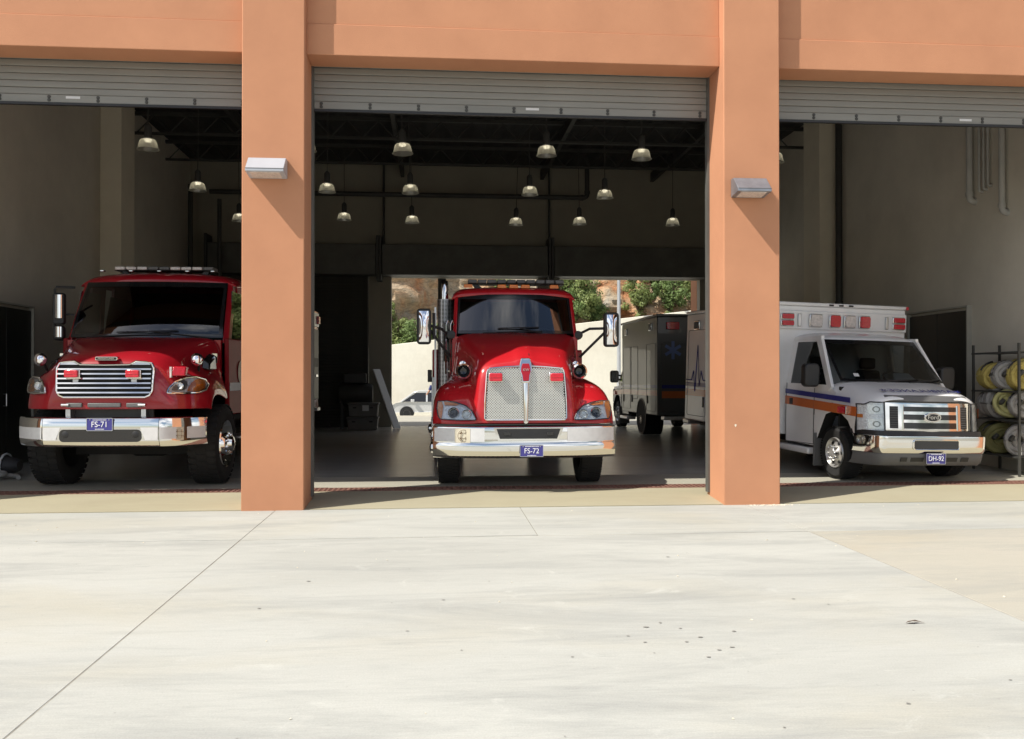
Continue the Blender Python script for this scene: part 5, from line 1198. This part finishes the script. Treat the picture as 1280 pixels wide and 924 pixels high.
hs = [(8.98, 13.0, 1.595, .215, .30, 'hoseyellow', 'bright yellow hose roll on the upper shelf, nearest the front', R(72)),
      (8.95, 13.33, 1.585, .205, .30, 'hosegrey', 'grey hose roll behind the yellow roll on the upper shelf', R(70)),
      (8.94, 13.66, 1.58, .20, .30, 'hoseyellow', 'yellow hose roll at the far end of the upper shelf', R(72)),
      (8.98, 12.98, 1.145, .20, .26, 'hosegrey', 'small grey hose roll at the front of the middle shelf', R(66)),
      (8.92, 13.28, 1.15, .205, .22, 'hosepale', 'pale yellow hose roll on the middle shelf between grey rolls', R(58)),
      (8.95, 13.65, 1.145, .20, .36, 'hosegrey', 'small grey hose roll at the far end of the middle shelf', R(72)),
      (8.94, 13.03, .60, .205, .30, 'hosegrey', 'loose grey hose roll at the front of the lowest shelf', R(50)),
      (8.94, 13.6, .60, .205, .40, 'hoseolive', 'olive hose roll at the far end of the lowest shelf', R(70))]
for x, y, z, r, w, m_, lab, tl in hs: hose_roll((x, y, z + .02), r * 1.12, w * 1.22, M[m_], lab, tilt=tl)

# ------------------------------------------------------------------ things at the back of the garage
def tote(x, y, z, w, d, h, m_, name, label, cat, grp=None):
    t = tag(empty(name, (x, y, z)), label, cat, grp)
    MB().hexa([(-w / 2 + .03, -d / 2 + .03, 0), (w / 2 - .03, -d / 2 + .03, 0), (w / 2 - .03, d / 2 - .03, 0), (-w / 2 + .03, d / 2 - .03, 0), (-w / 2, -d / 2, h), (w / 2, -d / 2, h), (w / 2, d / 2, h), (-w / 2, d / 2, h)]).build('body', m_, t, bevel=.02)
    MB().box(-w / 2 - .02, w / 2 + .02, -d / 2 - .02, d / 2 + .02, h + .001, h + .05).build('lid', m_, t, bevel=.015)
    for sx in (-1, 1): MB().box(sx * w * .28 - .05, sx * w * .28 + .05, -d / 2 - .03, -d / 2 - .005, h - .1, h - .06).build('handle', M['black'], t, bevel=.008)
    return t
tt = tote(-2.05, 25.6, .08, .85, .6, .32, M['tote'], 'storage_crate', 'dark grey storage crate on the floor under another crate', 'crate')
tt = tote(-2.03, 25.6, .452, .83, .58, .34, M['tote'], 'storage_crate', 'dark grey crate with pale paper label, on top of another', 'crate')
box('paper_label', M['paper'], tt, -.02, .16, -.305, -.297, .17, .33)
pm = MB().hexa([(-1.20, 26.0, .085), (-1.02, 26.25, .085), (-1.05, 26.28, .085), (-1.23, 26.03, .085), (-1.82, 26.35, 1.80), (-1.64, 26.60, 1.80), (-1.67, 26.63, 1.80), (-1.85, 26.38, 1.80)]).build('plank', M['board'], None, bevel=.006)
tag(pm, 'white plank leaning beside the left open rear doorway', 'plank')
cb = tag(empty('compressor', (-2.3, 26.2, .08)), 'dark workshop compressor standing behind the storage crates', 'compressor')
MB().lathe((-.5, 0, 1.0), [(0, 0), (.25, .02), (.3, .1), (.3, .9), (.25, .98), (0, 1)], 'x', 20).build('tank', M['steel'], cb)
box('motor', M['steel'], cb, -.35, .3, -.2, .2, 1.301, 1.6, bevel=.04)
for x in (-.4, .4):
    for y in (-.2, .2): box('leg', M['steel'], cb, x - .03, x + .03, y - .03, y + .03, .005, .80)
# gear by the left door
gb_ = tag(empty('gear_bag', (-6.6, 14.1, .08)), 'dark gear bag with pale straps on the floor by the left door', 'bag')
rings = []
for k in range(9):
    a = k / 8; s_ = math.sin(math.pi * min(1, max(0, .08 + a * .84))) ** .5
    rings.append([(-.35 + .7 * a, .2 * s_ * math.cos(q), .17 + .165 * s_ * math.sin(q)) for q in [2 * math.pi * i / 12 for i in range(12)]])
MB().loft(rings).build('bag_body', M['seat'], gb_)
for x in (-.15, .15): MB().tube([(x, .215 * math.cos(q), .17 + .18 * math.sin(q)) for q in [-.5 + .5 * i for i in range(9)]], .016, 6).build('strap', M['paper'], gb_)
hc = tag(empty('hose_coil', (-6.35, 13.6, .08)), 'pale hose lying in a loose coil on the floor by the left door', 'hose')
MB().tube([((.30 - .012 * k) * math.cos(k * .42), (.24 - .009 * k) * math.sin(k * .42), .04 + .004 * k) for k in range(22 * 3 // 3 + 8)], .032, 8).build('hose_length', M['hosegrey'], hc)
bw = tag(empty('helmet', (-6.75, 13.75, .08)), 'pale grey helmet on the floor beside the gear bag', 'helmet')
MB().lathe((0, 0, 0), [(.17, .0), (.165, .03), (.14, .12), (.09, .18), (0, .205)], 'z', 20).build('shell', M['board'], bw)
MB().lathe((0, 0, 0), [(.17, .002), (.22, .012), (.215, .02), (.165, .03)], 'z', 20).build('brim', M['board'], bw)

# ------------------------------------------------------------------ outside behind the garage
# retaining wall with a coping that rises to the right, built of cast panels
rw = tag(empty('retaining_wall', (6, 58, -1)), 'cream concrete retaining wall behind the rear yard', 'wall'); rw.location = (0, 0, 0)
def wz(x): return 3.60 + (x + 2.9) * .118
xw = -40.3
while xw < 60:
    x1 = xw + 6.1
    MB().hexa([(xw + .015, 58, -1.03), (x1 - .015, 58, -1.03), (x1 - .015, 58.5, -1.03), (xw + .015, 58.5, -1.03), (xw + .015, 58, max(.5, wz(xw))), (x1 - .015, 58, max(.5, wz(x1))), (x1 - .015, 58.5, max(.5, wz(x1))), (xw + .015, 58.5, max(.5, wz(xw)))]).build('wall_panel', M['retain'], rw, bevel=.03)
    xw = x1
MB().hexa([(-28, 58.03, -1.03), (55, 58.03, -1.03), (55, 58.4, -1.03), (-28, 58.4, -1.03), (-28, 58.03, wz(-28) - .02), (55, 58.03, wz(55) - .02), (55, 58.4, wz(55) - .02), (-28, 58.4, wz(-28) - .02)]).build('joint_filler', M['steel'], rw)
# cut rock slope
def hillm():
    m = bpy.data.materials.new('cut_rock_slope'); m.use_nodes = True; nt = m.node_tree; b = nt.nodes['Principled BSDF']; b.inputs['Roughness'].default_value = .95
    tc = nd(nt, 'ShaderNodeTexCoord'); mp = nd(nt, 'ShaderNodeMapping'); mp.inputs['Rotation'].default_value = (.3, .6, .2); mp.inputs['Scale'].default_value = (1, 1, 2.2)
    nt.links.new(tc.outputs['Object'], mp.inputs[0])
    n = nd(nt, 'ShaderNodeTexNoise', Scale=.28, Detail=7.0, Roughness=.65, Distortion=.6); nt.links.new(tc.outputs['Object'], n.inputs[0])
    r = nd(nt, 'ShaderNodeValToRGB'); e = r.color_ramp.elements
    e[0].position = .36; e[0].color = (.42, .385, .31, 1); e[1].position = .50; e[1].color = (.60, .44, .28, 1)
    q = r.color_ramp.elements.new(.60); q.color = (.56, .27, .13, 1)
    nt.links.new(n.outputs['Fac'], r.inputs[0])
    n2 = nd(nt, 'ShaderNodeTexNoise', Scale=2.4, Detail=9.0, Roughness=.7, Distortion=1.0); nt.links.new(mp.outputs[0], n2.inputs[0])
    mr = nd(nt, 'ShaderNodeMapRange'); mr.inputs[1].default_value = .3; mr.inputs[2].default_value = .7; mr.inputs[3].default_value = .55; mr.inputs[4].default_value = 1.2; nt.links.new(n2.outputs['Fac'], mr.inputs[0])
    vm = nd(nt, 'ShaderNodeVectorMath', operation='SCALE'); nt.links.new(r.outputs[0], vm.inputs[0]); nt.links.new(mr.outputs[0], vm.inputs['Scale']); nt.links.new(vm.outputs[0], b.inputs['Base Color'])
    bp = nd(nt, 'ShaderNodeBump', Strength=1.0, Distance=.25); nt.links.new(n2.outputs['Fac'], bp.inputs['Height']); nt.links.new(bp.outputs[0], b.inputs['Normal'])
    return m
def hill_y(x, z):
    v = Vector((x * .105, z * .105, 3.1)); q = noise.fractal(v, 1.0, 2.0, 6) * 2.9
    c = noise.voronoi(Vector((x * .30 + .23 * z, z * .41 - .13 * x, 1.7)))[0]
    d = noise.voronoi(Vector((x * .85 - .5 * z, z * 1.1 + .3 * x, 4.7)))[0]
    k = min(1, max(0, z - 3.2) * .4)
    return 59.4 + max(0, z - 3.2) * .50 + q * k - (c[1] - c[0]) * 1.7 * k - (d[1] - d[0]) * .6 * k
hb = MB()
hb.grid([[(x, hill_y(x, z), z) for z in [1.2 + 31 * (k / 110) ** 1.15 for k in range(111)]] for x in [-38 + 92 * i / 250 for i in range(251)]])
hl_ = hb.build('hillside', hillm(), None, angle=24); tag(hl_, kind='structure')
# shrubs on the slope: branching stems and leaf-sized faces in clumps
def shrub(x, z, w, h, m, nleaf, seed, label):
    rnd = random.Random(seed); y = hill_y(x, z) - .1
    t = tag(empty('shrub', (x, y, z)), label, 'shrub', 'shrubs growing on the rock slope')
    st = MB(); tips = []
    for k in range(9):
        a = rnd.uniform(0, 6.28); e = rnd.uniform(.25, 1.0); p = [Vector((0, 0, -.3))]; d = Vector((math.cos(a) * e * w * .5, -abs(math.sin(a)) * e * w * .35 - .1, h * rnd.uniform(.5, 1.0)))
        for s_ in (.4, .7, 1.0): p.append(d * s_ + Vector((rnd.uniform(-.15, .15), rnd.uniform(-.1, .1), -h * .12 * (1 - s_))))
        st.tube(p, [.05, .035, .022, .008], 5, caps=False); tips += p[2:]
    st.build('stem', M['bark'], t)
    lf = MB(); cl = []
    for k in range(34):
        b = rnd.choice(tips) * rnd.uniform(.25, 1.0); cl.append((b + Vector((rnd.gauss(0, w * .13), rnd.gauss(0, w * .09), rnd.gauss(0, h * .12))), rnd.uniform(.2, .55)))
    for c, r in cl:
        for i in range(nleaf // 34):
            d = Vector((rnd.gauss(0, 1), rnd.gauss(0, 1), rnd.gauss(0, .8))).normalized() * r * rnd.uniform(.3, 1.0) ** .5
            p = c + d; n = (d.normalized() + Vector((rnd.uniform(-.8, .8), rnd.uniform(-.9, .3), rnd.uniform(-.2, 1.0)))).normalized()
            u = n.orthogonal().normalized(); u = Matrix.Rotation(rnd.uniform(0, 6.28), 3, n) @ u; v = n.cross(u); l = rnd.uniform(.07, .14); b_ = l * .42
            lf.add([p - u * l, p + v * b_, p + u * l, p - v * b_], [(0, 1, 2, 3)])
    o = lf.build('leaves', m, t, smooth=False); tag(o, kind='stuff')
SH = [(-2.6, 3.4, 3.2, 2.9, 'leaf2', 'bright green shrub at the far left above the wall'), (-1.2, 3.3, 3.0, 2.2, 'leaf', 'low dark green shrub left of the truck mirror'),
      (0.6, 3.4, 2.8, 2.3, 'leaf2', 'green shrub directly behind the exhaust stack'), (-5.0, 4.0, 4.5, 3.6, 'leaf', 'green shrub hidden left of the rear doorway'),
      (4.4, 6.6, 2.6, 2.0, 'leaf2', 'yellowish shrub above the truck roof'), (8.2, 5.2, 3.8, 3.2, 'leaf', 'tall green shrub right of the truck cab'), (9.4, 5.6, 3.6, 3.6, 'leaf2', 'light green shrub left of the pole'),
      (8.8, 7.3, 3.4, 2.6, 'leaf', 'green shrub high on the slope right of the truck'), (10.7, 5.5, 2.2, 1.7, 'leaf', 'small dark shrub at the foot of the pole'),
      (14.0, 6.0, 3.8, 3.4, 'leaf2', 'yellow green shrub right of the pole above the ambulance'), (16.0, 6.2, 4.2, 3.4, 'leaf', 'broad green shrub above the rear ambulance'),
      (18.0, 6.6, 3.8, 3.6, 'leaf2', 'green shrub by the right edge of the rear doorway'), (15.2, 8.0, 3.4, 2.4, 'leaf', 'shrub high on the slope above the rear ambulance')]
for i, (x, z, w, h, m_, lab) in enumerate(SH): shrub(x, z, w, h, M[m_], 3400, 40 + i, lab)
po = tag(empty('lamp_post', (11.75, 57.0, -1.0)), 'grey metal lamp post in front of the retaining wall', 'lamp post')
MB().tube([(0, 0, .0), (0, 0, 6), (0, 0, 12.5)], [.15, .12, .09], 14).build('pole', M['plate_steel'], po)
MB().tube([(0, 0, 12.4), (0, -.3, 12.8), (0, -1.2, 12.95)], .04, 8).build('arm', M['plate_steel'], po)
MB().box(-.13, .13, -1.9, -1.1, 12.9, 13.02).build('lamp_head', M['plate_steel'], po, bevel=.03)
MB().box(-.2, .2, -.2, .2, 0, .03).build('base_plate', M['plate_steel'], po)

# silver SUV standing across the yard, side on
def suv():
    t = tag(empty('parked_car', (-.35, 55.0, -1.0)), 'silver estate car parked across the rear yard by the wall', 'car')
    # profile along x (front at -x), lofted across y
    body = [(-2.32, .40), (-2.36, .62), (-2.28, .86), (-2.05, .98), (-1.75, 1.03), (2.3, 1.05), (2.42, .85), (2.42, .45)]
    MB().loft([[(x * .96, -.80, z) for x, z in body], [(x, -.90, .40 + (z - .40) * .98) for x, z in body], [(x, .90, .40 + (z - .4) * .98) for x, z in body], [(x * .96, .8, z) for x, z in body]]).build('body', M['silverpaint'], t, bevel=.05, seg=3)
    roof = [(-.95, 1.62), (-.65, 1.74), (1.9, 1.74), (2.15, 1.66), (2.15, 1.60), (-.98, 1.57)]
    MB().prism(roof, 'y', -.70, .70).build('roof', M['silverpaint'], t, bevel=.03)
    for sy in (-1, 1):
        def g(x, z): return (x, sy * (.86 - .17 * (z - 1.03) / .55), z)
        MB().add([g(-1.62, 1.05), g(2.3, 1.05), g(2.1, 1.60), g(-.85, 1.58)], [(0, 1, 2, 3)]).build('side_window', M['gloss_black'], t, smooth=False)
        for xa, xb in ((-.25, -.15), (1.0, 1.1)):
            MB().add([(g(xa, 1.04)[0], sy * .875, 1.04), (xb, sy * .875, 1.04), (xb, sy * .705, 1.6), (xa, sy * .705, 1.6)], [(0, 1, 2, 3)]).build('pillar', M['silverpaint'], t, smooth=False)
        MB().tube([(-1.75, sy * .85, 1.03), (-.95, sy * .69, 1.60)], .06, 8).build('pillar', M['silverpaint'], t)
        for x in (-1.4, 1.55):
            W_ = MB().lathe((x, sy * .80, .34), [(.22, sy * .105), (.20, sy * .09), (.05, sy * .07), (0, sy * .08)], 'y', 20).build('wheel', M['pp'], t)
            MB().lathe((x, sy * .80, .34), [(.22, -sy * .1), (.34, -sy * .09), (.34, sy * .09), (.30, sy * .115), (.22, sy * .11)], 'y', 28).build('tyre', M['rubber'], W_)
            MB().lathe((x, sy * .89, .36), [(0, sy * .012), (.42, sy * .012), (.42, -.02 * sy)], 'y', 28).build('wheel_well', M['dark'], t)
        MB().box(-1.15, -.93, *sorted((sy * .92, sy * 1.12)), 1.02, 1.2).build('wing_mirror', M['silverpaint'], t, bevel=.03)
        for x in (.95, 2.0): box('door_handle', M['silverpaint'], t, x - .1, x + .08, *sorted((sy * .895, sy * .925)), .88, .92, bevel=.008)
    MB().add([(-1.76, -.8, 1.04), (-1.76, .8, 1.04), (-.97, .66, 1.58), (-.97, -.66, 1.58)], [(0, 1, 2, 3)]).build('windshield', M['gloss_black'], t, smooth=False)
    MB().box(-2.36, -2.2, -.82, -.5, .66, .80).build('headlight', M['clear'], t, bevel=.02)
suv()
# person behind the centre truck
def person(loc):
    t = tag(empty('person', loc), 'person in a navy shirt standing behind the middle truck, arm bent', 'person')
    def limb(name, pts, rr, m, par): return MB().tube(pts, rr, 12).build(name, m, par)
    b = MB()
    def ell(z, a, c, y=0): return [(a * math.cos(q), y + c * math.sin(q), z) for q in [2 * math.pi * k / 16 for k in range(16)]]
    # body: legs, trunk, arms, neck and head in one mesh
    b.loft([ell(1.72, .03, .04), ell(1.69, .065, .08), ell(1.62, .08, .10), ell(1.54, .075, .095), ell(1.50, .058, .075, .0), ell(1.46, .055, .06, .01), ell(1.42, .075, .07, .01)])
    for k, (nx, nz) in enumerate(((-.03, 1.62), (.03, 1.62))): b.lathe((nx, -.092, nz), [(0, -.008), (.012, 0)], 'y', 8)
    b.tube([(0, -.095, 1.61), (0, -.115, 1.575), (0, -.095, 1.565)], [.008, .016, .01], 8)
    for sx in (-1, 1):
        b.lathe((sx * .08, .01, 1.60), [(0, sx * .012), (.028, sx * .004), (.02, -.01 * sx)], 'x', 8)
        e = (sx * .27, -.02, 1.13); w_ = (sx * .33, -.22, 1.05) if sx < 0 else (sx * .25, -.06, .88)
        b.tube([(sx * .215, 0, 1.24), e, w_], [.048, .042, .028], 10)
        W_ = Vector(w_); D_ = (W_ - Vector(e)).normalized()
        b.tube([W_, W_ + D_ * .05, W_ + D_ * .09], [.028, .04, .036], 8)
        sd = D_.orthogonal().normalized()
        for k in range(4): b.tube([W_ + D_ * .08 + sd * (k - 1.5) * .019, W_ + D_ * (.13 + .008 * (k in (1, 2))) + sd * (k - 1.5) * .021, W_ + D_ * .155 + sd * (k - 1.5) * .02 + Vector((0, .012, -.01))], [.010, .009, .007], 6)
        b.tube([W_ + D_ * .03 + sd * .03, W_ + D_ * .07 + sd * .06, W_ + D_ * .1 + sd * .065], [.012, .010, .008], 6)
    b.build('body', M['skin'], t)
    sh = MB().loft([ell(1.45, .07, .07, .01), ell(1.42, .15, .09), ell(1.36, .19, .11), ell(1.2, .18, .12), ell(1.02, .165, .115), ell(.90, .18, .125)]).build('shirt', M['shirt'], t)
    for sx in (-1, 1): MB().tube([(sx * .165, 0, 1.375), (sx * .21, 0, 1.27), (sx * .245, -.01, 1.18)], [.07, .062, .058], 12).build('sleeve', M['shirt'], t)
    for sx in (-1, 1): 
        MB().tube([(sx * .085, 0, .94), (sx * .095, -.01, .52), (sx * .10, .02, .06)], [.095, .07, .055], 12).build('trouser_leg', M['trouser'], t)
        MB().box(sx * .10 - .045, sx * .10 + .045, -.17, .09, .002, .07).build('shoe', M['black'], t, bevel=.025)
    MB().loft([ell(1.735, .03, .04, .01), ell(1.715, .07, .085, .01), ell(1.66, .086, .104, .016), ell(1.60, .082, .08, .04), ell(1.53, .07, .06, .05)]).build('hair', M['hair'], t)
person((-.02, 38.0, -.18))
